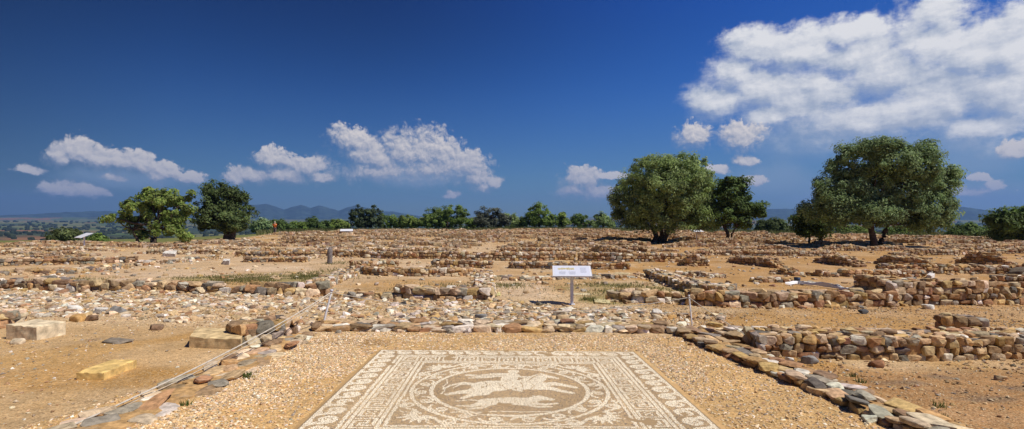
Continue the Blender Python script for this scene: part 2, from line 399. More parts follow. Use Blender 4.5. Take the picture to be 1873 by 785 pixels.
def build_sky():
    w = bpy.data.worlds.new('World'); sc.world = w; w.use_nodes = True
    nt = w.node_tree; nt.nodes.clear(); L = nt.links
    out = N(nt, 'ShaderNodeOutputWorld'); bg = N(nt, 'ShaderNodeBackground'); L.new(bg.outputs[0], out.inputs[0])
    sky = N(nt, 'ShaderNodeTexSky', sky_type='NISHITA'); sky.sun_disc = False; sky.sun_elevation = SUN_EL; sky.sun_rotation = SUN_AZ
    sky.altitude = 80; sky.air_density = 1.0; sky.dust_density = .35; sky.ozone_density = 2.5
    tc = N(nt, 'ShaderNodeTexCoord'); d = tc.outputs['Generated']
    xyz = N(nt, 'ShaderNodeSeparateXYZ'); L.new(d, xyz.inputs[0])
    az = mth(nt, 'MULTIPLY', mth(nt, 'ARCTAN2', xyz.outputs[0], xyz.outputs[1]), 940)      # azimuth and elevation in thousandths of about a radian
    el = mth(nt, 'MULTIPLY', mth(nt, 'ARCSINE', xyz.outputs[2]), 940)
    pv = N(nt, 'ShaderNodeCombineXYZ'); L.new(az, pv.inputs[0]); L.new(el, pv.inputs[1]); pv = pv.outputs[0]
    def vm(op, a, b=None, c=None):
        n = N(nt, 'ShaderNodeVectorMath', operation=op)
        for i, v in enumerate((a, b, c)):
            if v is None: continue
            if hasattr(v, 'is_output'): L.new(v, n.inputs[i])
            else: n.inputs[i].default_value = v
        return n.outputs[0] if op not in ('LENGTH',) else n.outputs['Value']
    def scale(v, k):
        n = N(nt, 'ShaderNodeVectorMath', operation='SCALE'); L.new(v, n.inputs[0]); n.inputs['Scale'].default_value = k; return n.outputs[0]
    # polarised, deep blue sky: the sky texture, tinted towards blue and darker far from the horizon
    t = maprange(nt, el, 0, 420, 0, 1)
    cr = N(nt, 'ShaderNodeValToRGB'); L.new(t, cr.inputs[0]); cr.color_ramp.interpolation = 'B_SPLINE'
    stops = [(0, (.36, .52, .66)), (.12, (.29, .46, .66)), (.47, (.095, .29, .66)), (.74, (.042, .165, .43)), (1, (.02, .11, .38))]
    while len(cr.color_ramp.elements) < len(stops): cr.color_ramp.elements.new(.5)
    for e_, (p_, c_) in zip(cr.color_ramp.elements, stops): e_.position = p_; e_.color = (*c_, 1)
    pr = N(nt, 'ShaderNodeValToRGB'); L.new(maprange(nt, az, -800, 400, 0, 1), pr.inputs[0])
    ps = [(0, .36), (.21, .70), (.58, .93), (.75, 1.0)]
    while len(pr.color_ramp.elements) < len(ps): pr.color_ramp.elements.new(.5)
    for e_, (p_, v_) in zip(pr.color_ramp.elements, ps): e_.position = p_; e_.color = (v_, v_, v_, 1)
    east = N(nt, 'ShaderNodeMapRange', interpolation_type='SMOOTHSTEP'); L.new(az, east.inputs[0]); east.inputs[1].default_value = -320; east.inputs[2].default_value = 520; east.inputs[3].default_value = 0; east.inputs[4].default_value = 1.5
    pol = mth(nt, 'MULTIPLY', pr.outputs[0], mth(nt, 'MULTIPLY_ADD', east.outputs[0], mth(nt, 'POWER', t, 1.6), 1.0)); tv = N(nt, 'ShaderNodeVectorMath', operation='SCALE'); L.new(cr.outputs[0], tv.inputs[0]); L.new(pol, tv.inputs['Scale']); tint = tv.outputs[0]
    skyc = mixc(nt, 1.0, sky.outputs[0], tint, 'MULTIPLY')
    # wind-torn coordinates
    nz1 = noise_node(nt, scale(pv, 1/70.), 1, 3, .5, '2D'); nz2 = noise_node(nt, scale(pv, 1/17.), 1, 4, .6, '2D')
    wrp = vm('MULTIPLY_ADD', vm('SUBTRACT', nz1.outputs['Color'], (.5, .5, .5)), (26, 18, 0), pv)
    wrp = vm('MULTIPLY_ADD', vm('SUBTRACT', nz2.outputs['Color'], (.5, .5, .5)), (12, 10, 0), wrp)
    def puff(px, py, rx, ry):
        ta = (px-CX)/F; a = math.atan(ta); r = math.sqrt(1+ta*ta); tb = (HY-py)/F/r; e = math.atan(tb)
        return (a*940, e*940, rx*math.cos(a)**2, ry*math.cos(a)*math.cos(e)**2)
    def field(v, puffs, k=.32):
        cur = None
        for (px, py, rx, ry) in puffs:
            cx, cy, rx, ry = puff(px, py, rx, ry)
            l = vm('LENGTH', vm('MULTIPLY_ADD', v, (1/rx, 1/ry, 0), (-cx/rx, -cy/ry, 0)))
            if cur is None: cur = l
            else:
                n = N(nt, 'ShaderNodeMath', operation='SMOOTH_MIN'); L.new(cur, n.inputs[0]); L.new(l, n.inputs[1]); n.inputs[2].default_value = k; cur = n.outputs[0]
        return cur
    cum = [(150,284,34,24),(118,282,24,16),(190,296,30,20),(225,298,28,18),(255,306,24,16),(285,322,20,14),(60,310,28,8),(200,325,22,7),
           (300,316,30,16),(345,326,22,12),(250,300,30,20),(120,290,30,18),(105,345,36,12),(160,352,30,11),
           (498,294,28,18),(560,306,36,18),(462,322,34,14),(430,327,18,9),(520,322,50,15),(590,326,20,12),
           (646,262,36,24),(655,285,26,24),(690,290,30,28),(735,284,34,34),(775,286,40,38),(808,284,28,30),(700,312,70,22),(790,310,70,26),(845,306,38,28),(872,328,24,20),(885,344,20,9),(906,336,13,11),(828,356,16,6),
           (1065,332,34,20),(1092,352,32,16),(1050,350,24,14),(1115,325,30,6),(1270,252,28,22),(1352,252,34,24),(1362,292,22,10),(1310,312,20,7),(1372,330,22,8),
           (1862,272,26,15),(1820,338,18,7),(1790,326,22,8),(1765,352,50,10)]
    big = [(1375,92,54,34),(1345,130,50,36),(1310,185,50,32),(1400,165,90,48),(1470,100,80,46),(1470,200,110,44),(1580,220,120,44),(1400,210,60,26),(1560,110,80,50),(1500,170,110,52),(1620,130,100,66),(1690,70,80,56),(1715,22,56,26),(1790,100,90,60),(1850,95,70,66),(1720,170,130,66),(1830,170,80,70),(1660,215,150,46),(1790,235,100,34),(1565,60,60,26),(1960,130,90,90)]
    veil = [(1500,250,170,60),(1660,285,170,55),(1420,330,110,50),(1780,290,130,60),(220,330,150,24),(760,322,110,26),(1790,360,150,40),(1560,350,190,50)]
    cum = [(a, b, c*1.5, d*1.5) for a, b, c, d in cum]
    sun2 = (6, 13, 0)
    f0 = field(wrp, cum); f1 = field(vm('ADD', wrp, sun2), cum)
    g0 = field(wrp, big, .4); g1 = field(vm('ADD', wrp, (14, 18, 0)), big, .4)
    det = noise_node(nt, scale(pv, 1/30.), 1, 9, .66, '2D'); det2 = noise_node(nt, vm('ADD', scale(pv, 1/30.), (.10, .2, 0)), 1, 6, .62, '2D')
    wis = noise_node(nt, vm('MULTIPLY', pv, (1/95., 1/48., 0)), 1, 8, .62, '2D'); wis2 = noise_node(nt, vm('MULTIPLY_ADD', pv, (1/95., 1/48., 0), (.12, .26, 0)), 1, 5, .6, '2D')
    def billow(v):
        n = N(nt, 'ShaderNodeTexVoronoi', feature='F1', voronoi_dimensions='2D'); n.normalize = False; n.inputs['Scale'].default_value = 1
        n.inputs['Detail'].default_value = 3; n.inputs['Roughness'].default_value = .6; L.new(v, n.inputs['Vector']); return mth(nt, 'SUBTRACT', 1.0, n.outputs['Distance'])
    bl1 = billow(scale(wrp, 1/15.)); bl2 = billow(vm('ADD', scale(wrp, 1/15.), (.12, .3, 0)))
    dn = mth(nt, 'ADD', mth(nt, 'MULTIPLY', mth(nt, 'SUBTRACT', bl1, .40), .42), mth(nt, 'MULTIPLY', mth(nt, 'SUBTRACT', det.outputs[0], .5), 1.1)); wn = mth(nt, 'SUBTRACT', wis.outputs[0], .5)
    Fc = mth(nt, 'ADD', mth(nt, 'SUBTRACT', 1.20, f0), mth(nt, 'MULTIPLY', dn, .85))
    Gc = mth(nt, 'ADD', mth(nt, 'SUBTRACT', 1.48, g0), mth(nt, 'ADD', mth(nt, 'MULTIPLY', wn, 1.6), mth(nt, 'MULTIPLY', mth(nt, 'SUBTRACT', det.outputs[0], .5), .9)))
    def smooth(v, a, b):
        n = N(nt, 'ShaderNodeMapRange', interpolation_type='SMOOTHSTEP'); L.new(v, n.inputs[0]); n.inputs[1].default_value = a; n.inputs[2].default_value = b; return n.outputs[0]
    # undersides melt into the haze, tops are crisp
    lf = mth(nt, 'SUBTRACT', f1, f0); lg = mth(nt, 'SUBTRACT', g1, g0)
    soft = maprange(nt, lf, -.35, .4, 1.5, .30)
    nF = N(nt, 'ShaderNodeMapRange', interpolation_type='SMOOTHSTEP'); L.new(Fc, nF.inputs[0]); nF.inputs[1].default_value = 0; L.new(soft, nF.inputs[2]); aF = nF.outputs[0]
    softG = maprange(nt, lg, -.3, .25, 1.5, .6)
    nG = N(nt, 'ShaderNodeMapRange', interpolation_type='SMOOTHSTEP'); L.new(Gc, nG.inputs[0]); nG.inputs[1].default_value = -.05; L.new(softG, nG.inputs[2]); aG = nG.outputs[0]
    litF = mth(nt, 'ADD', mth(nt, 'ADD', mth(nt, 'MULTIPLY', lf, .95), .36), mth(nt, 'ADD', mth(nt, 'MULTIPLY', mth(nt, 'SUBTRACT', bl1, bl2), .45), mth(nt, 'MULTIPLY', mth(nt, 'SUBTRACT', det.outputs[0], det2.outputs[0]), 1.0)), clamp=True)
    litG = mth(nt, 'ADD', mth(nt, 'ADD', mth(nt, 'MULTIPLY', lg, .9), .44), mth(nt, 'ADD', mth(nt, 'MULTIPLY', mth(nt, 'SUBTRACT', wis.outputs[0], wis2.outputs[0]), 2.4), mth(nt, 'MULTIPLY', mth(nt, 'SUBTRACT', det.outputs[0], det2.outputs[0]), .9)), clamp=True)
    cF = mixc(nt, litF, (.25, .30, .42), (.80, .74, .70)); cG = mixc(nt, litG, (.40, .46, .58), (.80, .80, .82))
    low = maprange(nt, el, 20, 130, .55, 0)
    cF = mixc(nt, low, cF, (.33, .36, .46))
    v0 = field(wrp, veil, .5); vn = mth(nt, 'ADD', mth(nt, 'SUBTRACT', 1.1, v0), mth(nt, 'MULTIPLY', wn, .8))
    aV = mth(nt, 'MULTIPLY', smooth(vn, 0, .9), .62)
    b0 = N(nt, 'ShaderNodeVectorMath', operation='SCALE'); L.new(skyc, b0.inputs[0]); b0.inputs['Scale'].default_value = .1
    c1 = mixc(nt, aV, b0.outputs[0], (.27, .37, .52))
    c2 = mixc(nt, aG, c1, cG); c3 = mixc(nt, mth(nt, 'MULTIPLY', aF, .95), c2, cF)
    L.new(c3, bg.inputs[0]); bg.inputs[1].default_value = 1.0
    # keep the 0.1 of the sky texture in the background strength
    k = N(nt, 'ShaderNodeVectorMath', operation='SCALE'); L.new(c3, k.inputs[0]); k.inputs['Scale'].default_value = 10.0
    L.new(k.outputs[0], bg.inputs[0]); bg.inputs[1].default_value = .1
    w.cycles.sampling_method = 'MANUAL'; w.cycles.sample_map_resolution = 512
build_sky()

# ------------------------------------------------------------------ ground sheet
SAND = np.array((.51, .315, .125)); ORANGE = np.array((.47, .26, .08)); GRAV = np.array((.66, .455, .215)); PALE = np.array((.59, .43, .25))
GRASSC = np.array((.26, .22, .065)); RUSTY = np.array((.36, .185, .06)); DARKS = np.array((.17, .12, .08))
def blob(x, y, px, py, rx, ry):            # soft patch named by the place it has in the photograph, in metres on the ground
    cx, cy, _ = at(px, py)
    x1, _, _ = at(px+rx, py); _, y1, _ = at(px, py-ry)
    d = np.hypot((x-cx)/max(abs(x1-cx), .05), (y-cy)/max(abs(y1-cy), .05))
    return d
def build_ground():
    rr = [0.0, .9]
    while rr[-1] < 16: rr.append(rr[-1]*1.0125)
    while rr[-1] < 130: rr.append(rr[-1]*1.022)
    while rr[-1] < 9000: rr.append(rr[-1]*1.035)
    rr = np.array(rr)
    a1 = np.radians(np.linspace(-62, 62, 541)); a2 = np.radians(np.linspace(62, 298, 80))[1:-1]
    aa = np.concatenate([a1, a2]); na, nr = len(aa), len(rr)
    R, A = np.meshgrid(rr, aa, indexing='ij'); X = R*np.sin(A); Y = R*np.cos(A); Z = H(X, Y)
    X, Y, Z = X.ravel(), Y.ravel(), Z.ravel()
    i = np.arange(nr-1)[:, None]*na; j = np.arange(na)[None]; k = (j+1) % na
    Q = np.stack([i+j, i+k, i+na+k, i+na+j], -1).reshape(-1, 4)[:, ::-1]
    r = np.hypot(X, Y); grit = np.full(len(X), .75)
    n1 = fbm(X*.35+5, Y*.35+2, 4); n2 = fbm(X*.9+50, Y*.9+20, 4)
    c = SAND + (ORANGE-SAND)*sstep(.42, .62, n1)[:, None]
    c = c + (PALE-c)*(.85*sstep(.44, .62, n2))[:, None]
    right = sstep(3.5, 9, X)*sstep(3, 6, Y); c = c + (RUSTY*1.12-c)*(.55*right)[:, None]
    near_l = .8*sstep(-3.2, -4.4, X)*sstep(12, 10, Y); c = c + ((.6*SAND+.4*ORANGE)*1.02-c)*(.6*near_l)[:, None]; grit = grit-.12*near_l
    court = in_poly(X, Y, COURT); c[court] = (GRAV*(.9+.25*n1[court, None]))
    sandy = court & (fbm(X*1.1+9, Y*1.1+4, 3) > .56); c[sandy] = c[sandy]*.5+ORANGE*.55
    strip = sstep(8.2, 8.8, Y)*sstep(15.5, 14, Y)*sstep(4.5, 2.5, X); c = c + (PALE*1.05-c)*(.65*strip)[:, None]; grit = grit+.35*strip
    mid = sstep(13, 17, Y)*sstep(5, -3, X)*sstep(60, 40, r); c = c + (np.array((.62, .45, .28))-c)*(.6*mid)[:, None]
    se = sstep(2.6, 4.2, X)*sstep(6.6, 5.9, Y)*sstep(2, 3, Y); c = c + (np.array((.36, .185, .075))-c)*(.75*se)[:, None]
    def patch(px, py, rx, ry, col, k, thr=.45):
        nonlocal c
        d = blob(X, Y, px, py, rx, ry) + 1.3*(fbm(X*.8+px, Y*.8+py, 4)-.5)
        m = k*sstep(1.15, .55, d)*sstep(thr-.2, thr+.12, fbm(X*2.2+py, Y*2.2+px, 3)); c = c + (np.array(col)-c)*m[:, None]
    for q in [(455, 510, 150, 10), (590, 505, 60, 12), (1150, 530, 110, 16), (1090, 548, 50, 6), (930, 525, 40, 8), (770, 495, 60, 6), (1560, 545, 60, 4)]: patch(*q, GRASSC, .75)
    for q in [(745, 520, 110, 14), (420, 516, 90, 6), (1380, 520, 90, 10), (100, 480, 120, 6), (1600, 590, 250, 20), (200, 690, 200, 25)]: patch(*q, ORANGE, .7, .3)
    for q in [(340, 502, 110, 8), (500, 492, 90, 5), (760, 489, 50, 5), (960, 530, 60, 14), (1700, 515, 120, 6)]: patch(*q, (.66, .49, .32), .8, .25)
    for q in [(650, 626, 90, 6)]: patch(*q, ORANGE*.62, .8, .1)
    for q in [(1650, 700, 60, 6), (1730, 715, 70, 8), (1800, 730, 80, 8), (1840, 712, 50, 6), (1720, 690, 30, 4), (165, 622, 24, 5)]: patch(*q, DARKS, .75, .42)  # lower-right tree shade painted into the soil colour; last one a grey patch
    over = r-edge_r(X, Y)
    gr = sstep(-3, 4, over+8*(n1-.5)); c = c + (np.array((.16, .17, .055))-c)*gr[:, None]; grit = grit*(1-gr)
    # valley: olive groves, dry fields and red earth in long patches
    f = sstep(120, 300, r); fx = fbm(X/310.+3, Y/310.+1, 3); fy = fbm(X/520.+30, Y/180.+12, 3)
    v = np.tile(np.array((.08, .115, .045)), (len(X), 1))
    v = v + (np.array((.17, .165, .075))-v)*sstep(.56, .62, fx)[:, None]*.8
    v = v + (np.array((.24, .12, .06))-v)*sstep(.66, .70, fy)[:, None]*.9
    v = v + (np.array((.05, .07, .04))-v)*(sstep(.42, .36, fx))[:, None]
    v = v*(.8+.4*fbm(X/40., Y/40., 3))[:, None]
    c = c + (v-c)*f[:, None]
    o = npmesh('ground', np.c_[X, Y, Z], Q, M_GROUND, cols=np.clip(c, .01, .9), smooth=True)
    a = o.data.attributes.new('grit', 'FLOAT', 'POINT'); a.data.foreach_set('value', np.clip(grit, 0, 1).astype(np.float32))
    tag(o, 'sandy orange ground of the excavation falling away to a green valley', 'ground', kind='structure')
build_ground()

def mountains(prof, D, label):
    prof = np.array(prof, float); ta = (prof[:, 0]-CX)/F; a = np.linspace(math.atan(ta[0]), math.atan(ta[-1]), 260)
    px = CX+F*np.tan(a); hz = np.maximum((HY-np.interp(px, prof[:, 0], prof[:, 1]))/F*D/np.cos(a)*np.cos(a), -60)
    rows = np.linspace(0, 1, 26); V = []
    for t in rows:
        q = t/.6 if t < .6 else 1-(t-.6)/.4*.8
        r = D*(.86+.3*t)
        ph = a*D/520.; spur = (fbm(ph*1.6+t*2, ph*0+t*5+3, 4)-.5)
        env = q**1.15
        z = -70+(hz*(D*.86+.3*.6*D)/D+70)*env + spur*170*(q*(1-q)*1.8) + 12*(fbm(ph*9, ph*0+t*13, 3)-.5)*q
        V.append(np.c_[np.sin(a)*r, np.cos(a)*r, z])
    V = np.array(V); m, n = V.shape[:2]; i = np.arange(m-1)[:, None]*n; j = np.arange(n-1)[None]
    Q = np.stack([i+j, i+j+1, i+n+j+1, i+n+j], -1).reshape(-1, 4)
    o = npmesh('mountains', V.reshape(-1, 3), Q, M_HILL, smooth=True); tag(o, label, 'mountains', kind='structure')
M_HILL = flat('wooded_hillside', (.04, .065, .06), .95, .012, .5, .1)
mountains([(430,399),(445,385),(457,377),(470,377),(486,375.5),(500,379),(519,385),(535,380),(551,377),(568,382),(583,377.5),(600,381),(620,386),(636,380),(651,376.5),(672,381),(696,387),(718,387),(740,391),(766,395),(800,398),(860,400)], 6400, 'blue hazy mountain ridge of several peaks behind the person')
mountains([(-200,396),(0,396),(60,394),(120,391),(165,390),(195,389),(225,391),(300,393),(380,396),(450,399)], 6800, 'low blue ridge on the horizon beyond the green valley')
mountains([(1340,396),(1380,388),(1410,384),(1440,384),(1480,388),(1560,392),(1640,390),(1700,386),(1742,382),(1765,384),(1800,388),(1830,390),(1873,393),(1960,396)], 6000, 'blue ridge seen between the trunks and the shrubs of the large olive')

# ------------------------------------------------------------------ mosaic
def build_mosaic():
    Pm = np.array(at(699.5, 641)[:2]); Qm = np.array(at(1159.6, 646.5)[:2])
    W = np.linalg.norm(Qm-Pm); S = W/2; ang = .018
    u = np.array((math.cos(ang), math.sin(ang))); v = np.array((-math.sin(ang), math.cos(ang)))
    C = (Pm+Qm)/2 - v*S
    root = empty('pebble_mosaic', (C[0], C[1], h1(*C)))
    tag(root, 'square pebble mosaic floor with a horseman in a round medallion inside wave and key borders', 'mosaic')
    st = .0118; n = int(W/st); g = (np.arange(n)+.5)/n*W-S
    U, Vv = np.meshgrid(g, g); wx = (fbm(U.ravel()*9+31, Vv.ravel()*9, 3)-.5)*.007; wy = (fbm(U.ravel()*9+77, Vv.ravel()*9+15, 3)-.5)*.007; U = U.ravel()+RNG.normal(0, st*.13, n*n); Vv = Vv.ravel()+RNG.normal(0, st*.13, n*n)
    k = S/1.715                             # pattern drawn on a 3.43 m square
    X, Y = U/k+wx, Vv/k+wy; mx = np.maximum(abs(X), abs(Y)); e = 1.715-mx; r = np.hypot(X, Y)
    white = np.zeros(len(X), bool)
    def seg(x, y, p, q, r0, r1, sel=None):
        d = np.array(q)-np.array(p); L2 = (d**2).sum()+1e-9
        t = np.clip(((x-p[0])*d[0]+(y-p[1])*d[1])/L2, 0, 1)
        return np.hypot(x-p[0]-t*d[0], y-p[1]-t*d[1]) < r0+(r1-r0)*t
    def poly(x, y, pts, r0, r1):
        m = np.zeros(len(x), bool); nn = len(pts)-1
        for i in range(nn): m |= seg(x, y, pts[i], pts[i+1], r0+(r1-r0)*i/nn, r0+(r1-r0)*(i+1)/nn)
        return m
    def spiral(cx, cy, r0, r1, a0, turns, nseg=22, sq=1.0):
        th = np.radians(a0)+np.linspace(0, turns*2*np.pi, nseg); rr = np.linspace(r0, r1, nseg)
        return [(cx+rr[i]*math.cos(th[i]), cy+sq*rr[i]*math.sin(th[i])) for i in range(nseg)]
    side = np.where(abs(X) >= abs(Y), np.where(X > 0, 0, 2), np.where(Y > 0, 1, 3))
    tt = np.select([side == 0, side == 1, side == 2, side == 3], [-Y, X, Y, -X])      # runs clockwise all the way round
    # running wave
    b = e < .275; p = .2287; x = np.mod(tt[b]+1.715, p); y = e[b]
    m = y < .035 + .05*np.clip(1-np.abs(x-.03)/.07, 0, 1)
    for sh in (-p, 0, p):
        m |= poly(x+sh, y, [(.0, .03), (.03, .075), (.036, .12)]+spiral(.122, .147, .084, .012, 165, -1.45, 22), .030, .0145)
    white[np.nonzero(b)[0]] = m
    for lo, hi in ((.280, .316), (.336, .372), (.594, .630), (.650, .686)): white |= (e > lo) & (e < hi)
    # key pattern with crossed squares
    A = ["#######", "#.....#", "#.#.#.#", "#..#..#", "#.#.#.#", "#.....#", "#######"]
    B = [".#######.#.", ".#.....#.#.", ".#.###.#.#.", ".#.#.#.#.#.", ".#.#.###.#.", ".#.#.....#.", ".#.#######."]
    G = np.array([[ch == '#' for ch in A[i]+B[i]] for i in range(7)])
    b = (e > .382) & (e < .585); ph = np.mod((tt[b]+1.715-.484+.49*3.5/18)/.49, 1); row = np.clip(((e[b]-.384)/.199*7).astype(int), 0, 6)
    m = G[row, np.clip((ph*18).astype(int), 0, 17)]
    fr = np.mod(ph*18, 1); white[np.nonzero(b)[0]] = m
    # corner fields
    b = np.nonzero((e >= .684) & (r > 1.02))[0]; x = abs(X[b]); y = abs(Y[b]); m = np.zeros(len(b), bool)
    dg = math.pi/4
    for kx in range(-4, 5):
        a = dg+kx*.42; L = (.19, .2, .18, .17, .155)[abs(kx)]
        c0 = (.79, .79); mid = (c0[0]+L*.62*math.cos(a), c0[1]+L*.62*math.sin(a)); end = (c0[0]+L*math.cos(a+.12*kx/4), c0[1]+L*math.sin(a+.12*kx/4))
        m |= seg(x, y, (c0[0]+.03*math.cos(a), c0[1]+.03*math.sin(a)), mid, .010, .023) | seg(x, y, mid, end, .023, .008)
    for sw in (0, 1):
        xx, yy = (x, y) if sw == 0 else (y, x)
        m |= poly(xx, yy, [(.80, .76), (.86, .66), (.93, .62)]+spiral(.945, .53, .075, .02, 90, -1.5), .017, .013)
        m |= poly(xx, yy, [(.95, .60), (1.0, .45), (.985, .36), (.99, .30)], .014, .006)
        m |= poly(xx, yy, spiral(1.0, .40, .035, .01, 200, 1.2, 12), .01, .008)
        m |= poly(xx, yy, [(.86, .66), (.90, .72), (.96, .72), (1.0, .66)], .010, .006)
    white[b] = m
    # rings and the scroll between them
    white |= (r > .972) & (r < 1.016); white |= (r > .774) & (r < .820)
    b = np.nonzero((r > .82) & (r < .976))[0]; m = np.zeros(len(b), bool); K = 20; th = np.arctan2(Y[b], X[b])
    ph = np.mod(th/(2*np.pi/K), 2); par = ph >= 1; lx = (np.mod(ph, 1)-.5)*2*np.pi/K*.897; ly = r[b]-.897; ly = np.where(par, -ly, ly)
    for sh in (-.2818, 0, .2818):
        xs = lx+sh; ys = ly if sh == 0 else -ly
        m |= poly(xs, ys, [(-.141, .0), (-.11, .05), (-.05, .066)]+spiral(0, 0, .066, .012, 120, -1.7, 20), .0145, .0105)
        m |= poly(xs, ys, [(.07, .03), (.10, .062), (.125, .05)], .009, .004)
    white[b] = m
    # medallion: a rider on a galloping horse above a running hound
    b = np.nonzero(r < .775)[0]; x, y = X[b]/1.1, Y[b]/1.15+.01; P_ = lambda pts, a, c: poly(x, y, pts, a, c)
    def ell(cx, cy, a, c, rot=0):
        cr, sr = math.cos(rot), math.sin(rot); dx, dy = x-cx, y-cy
        return ((dx*cr+dy*sr)/a)**2+((-dx*sr+dy*cr)/c)**2 < 1
    horse = ell(-.16, .09, .205, .165, .05) | ell(.12, .13, .195, .15, .1) | P_([(.17, .17), (.27, .33), (.33, .43)], .13, .07) | P_([(.33, .45), (.40, .41), (.475, .355)], .055, .028)
    horse |= P_([(.34, .47), (.335, .53)], .016, .008)
    horse |= P_([(.23, .10), (.42, .17), (.52, .12), (.63, .05)], .065, .024) | P_([(.22, .04), (.38, .03), (.47, -.05), (.57, -.11)], .06, .024)
    horse |= P_([(-.25, .05), (-.34, -.08), (-.44, -.10), (-.57, -.17)], .085, .025) | P_([(-.2, .0), (-.24, -.13), (-.33, -.17), (-.42, -.27)], .08, .024)
    horse |= P_([(-.33, .14), (-.45, .18), (-.56, .10), (-.62, -.02)], .028, .012) | P_([(-.34, .12), (-.47, .13), (-.53, .02)], .018, .008)
    for hx in (-.24, -.12, .1): horse &= ~P_([(hx, .19), (hx+.03, .12), (hx+.015, .05)], .0055, .0045)
    horse &= ~(P_([(.19, .27), (.26, .41), (.32, .49)], .008, .008)) & ~P_([(-.06, .20), (-.07, .08), (-.02, -.02)], .007, .006) & ~P_([(.2, .2), (.24, .1), (.2, .02)], .006, .005)
    rider = P_([(-.01, .2), (.0, .34), (.02, .44)], .08, .085) | ell(.045, .585, .062, .072) | P_([(.05, .45), (.13, .38), (.2, .4)], .028, .02) | P_([(-.02, .22), (.07, .12), (.05, -.02), (.1, -.06)], .05, .02)
    rider |= P_([(-.03, .47), (-.16, .47), (-.3, .41), (-.43, .44)], .05, .03) | P_([(-.1, .42), (-.26, .35), (-.4, .34)], .03, .014)
    rider &= ~(P_([(-.04, .44), (-.2, .44), (-.38, .42)], .006, .006)) & ~P_([(.0, .27), (.1, .17), (.09, .02)], .006, .005) & ~P_([(-.06, .23), (.06, .26)], .007, .007)
    hound = P_([(-.2, -.36), (.0, -.33), (.14, -.35)], .085, .10) | P_([(.16, -.32), (.25, -.26)], .07, .06) | P_([(.26, -.25), (.36, -.29)], .06, .028) | P_([(.24, -.24), (.2, -.19)], .015, .008)
    hound |= P_([(.16, -.38), (.29, -.42), (.4, -.39)], .035, .014) | P_([(.12, -.4), (.22, -.48), (.34, -.47)], .03, .013) | P_([(-.22, -.38), (-.33, -.47), (-.44, -.46)], .05, .014) | P_([(-.18, -.41), (-.24, -.5), (-.35, -.54)], .04, .013) | P_([(-.25, -.34), (-.36, -.31), (-.47, -.35)], .014, .008)
    m = horse | rider | hound | P_([(-.3, -.62), (-.1, -.585), (.1, -.6), (.32, -.58)], .009, .009) | P_([(-.62, .28), (-.6, .16), (-.63, .06), (-.6, -.06), (-.62, -.16)], .007, .007)
    white[b] = m
    # colours
    cw = np.array((.97, .88, .68)); cd = np.array((.47, .33, .18))
    flow = fbm(X*2.2+3, Y*2.2, 3)[:, None]
    rnd = RNG.random((len(X), 1))
    col = np.where(white[:, None], cw*(.8+.32*rnd), cd*(.55+.9*rnd)*(1+.5*(flow-.5)))
    odd = RNG.random(len(X)); dk = ~white & (odd < .10); col[dk] = np.array((.15, .13, .12))*(.7+.6*rnd[dk])
    og = ~white & (odd > .86); col[og] = np.array((.56, .38, .17))*(.8+.4*rnd[og]); dw = white & (odd < .07); col[dw] = cd*1.3
    col = col*(1+.12*(flow-.5)*2)
    wear = sstep(.56, .74, fbm(X*1.7+21, Y*1.7+8, 4))*.22; col = col*(1-wear[:, None])+np.array((.62, .47, .27))*wear[:, None]
    lost = (fbm(X*4.1+2, Y*4.1+60, 3) > .77) | (RNG.random(len(X)) < .012); col[lost] = np.array((.40, .27, .13))
    # pebbles: five-sided domes
    def P3(U, Vv, z): 
        xy = C + U[..., None]*u + Vv[..., None]*v
        return np.concatenate([xy, (PL(xy[..., 0], xy[..., 1])+z)[..., None]], -1)
    def PL(x, y): return plane(x, y)+.010
    regs = [('wave_border', e < .2828), ('key_border', (e >= .2828) & (e < .684)), ('corner_field', (e >= .684) & (r >= 1.016)), ('scroll_ring', (r < 1.016) & (r >= .778) & (e >= .684)), ('medallion', r < .778)]
    base = np.array(root.location)
    for nm, sel in regs:
        i = np.nonzero(sel)[0]; q = len(i); a0 = RNG.random((q, 1))*6.3; th = a0+np.arange(5)[None]*2*np.pi/5
        rad = st*(.5+.12*(RNG.random((q, 5))-.3)); elo = 1+.3*(RNG.random((q, 1))-.5)
        ring = P3(U[i][:, None]+rad*np.cos(th)*elo, Vv[i][:, None]+rad*np.sin(th)/elo, 0.0); 
        top = P3(U[i][:, None], Vv[i][:, None], .0042)+np.c_[np.zeros((q, 2)), RNG.normal(0, .0008, q)][:, None]
        V = np.concatenate([ring, top], 1).reshape(-1, 3)
        kk = (np.arange(q)*6)[:, None, None]; T = np.array([[a, (a+1) % 5, 5] for a in range(5)])[None]+kk
        o = npmesh(nm, V-base, T.reshape(-1, 3), M_MOSA, root, np.repeat(col[i], 6, 0), smooth=True)
    # mortar bed under the pebbles
    hs = S+.012; cs = [(-hs, -hs), (hs, -hs), (hs, hs), (-hs, hs)]; V = []
    for z in (-.05, .0005):
        for a, c_ in cs: V.append(P3(np.array(a), np.array(c_), z)-base)
    Q = np.array([[4, 5, 6, 7], [0, 1, 5, 4], [1, 2, 6, 5], [2, 3, 7, 6], [3, 0, 4, 7]])
    npmesh('mortar_bed', np.array(V), Q, flat('mosaic_mortar', (.36, .27, .17), .95, 40, .2), root)
    # smooth sandy plaster frame round the mosaic
    hs2 = S+.075; V = []; ou = [(-hs2, -hs2), (hs2, -hs2), (hs2, hs2), (-hs2, hs2)]
    n_ = 24; ring_i, ring_o = [], []
    for s_ in range(4):
        for q in range(n_):
            f = q/n_; 
            for ringl, cc_, jj in ((ring_i, [(-hs-.001, -hs-.001), (hs+.001, -hs-.001), (hs+.001, hs+.001), (-hs-.001, hs+.001)], 0), (ring_o, ou, .018)):
                a = np.array(cc_[s_])*(1-f)+np.array(cc_[(s_+1) % 4])*f + RNG.normal(0, jj, 2)*(jj > 0); ringl.append(a)
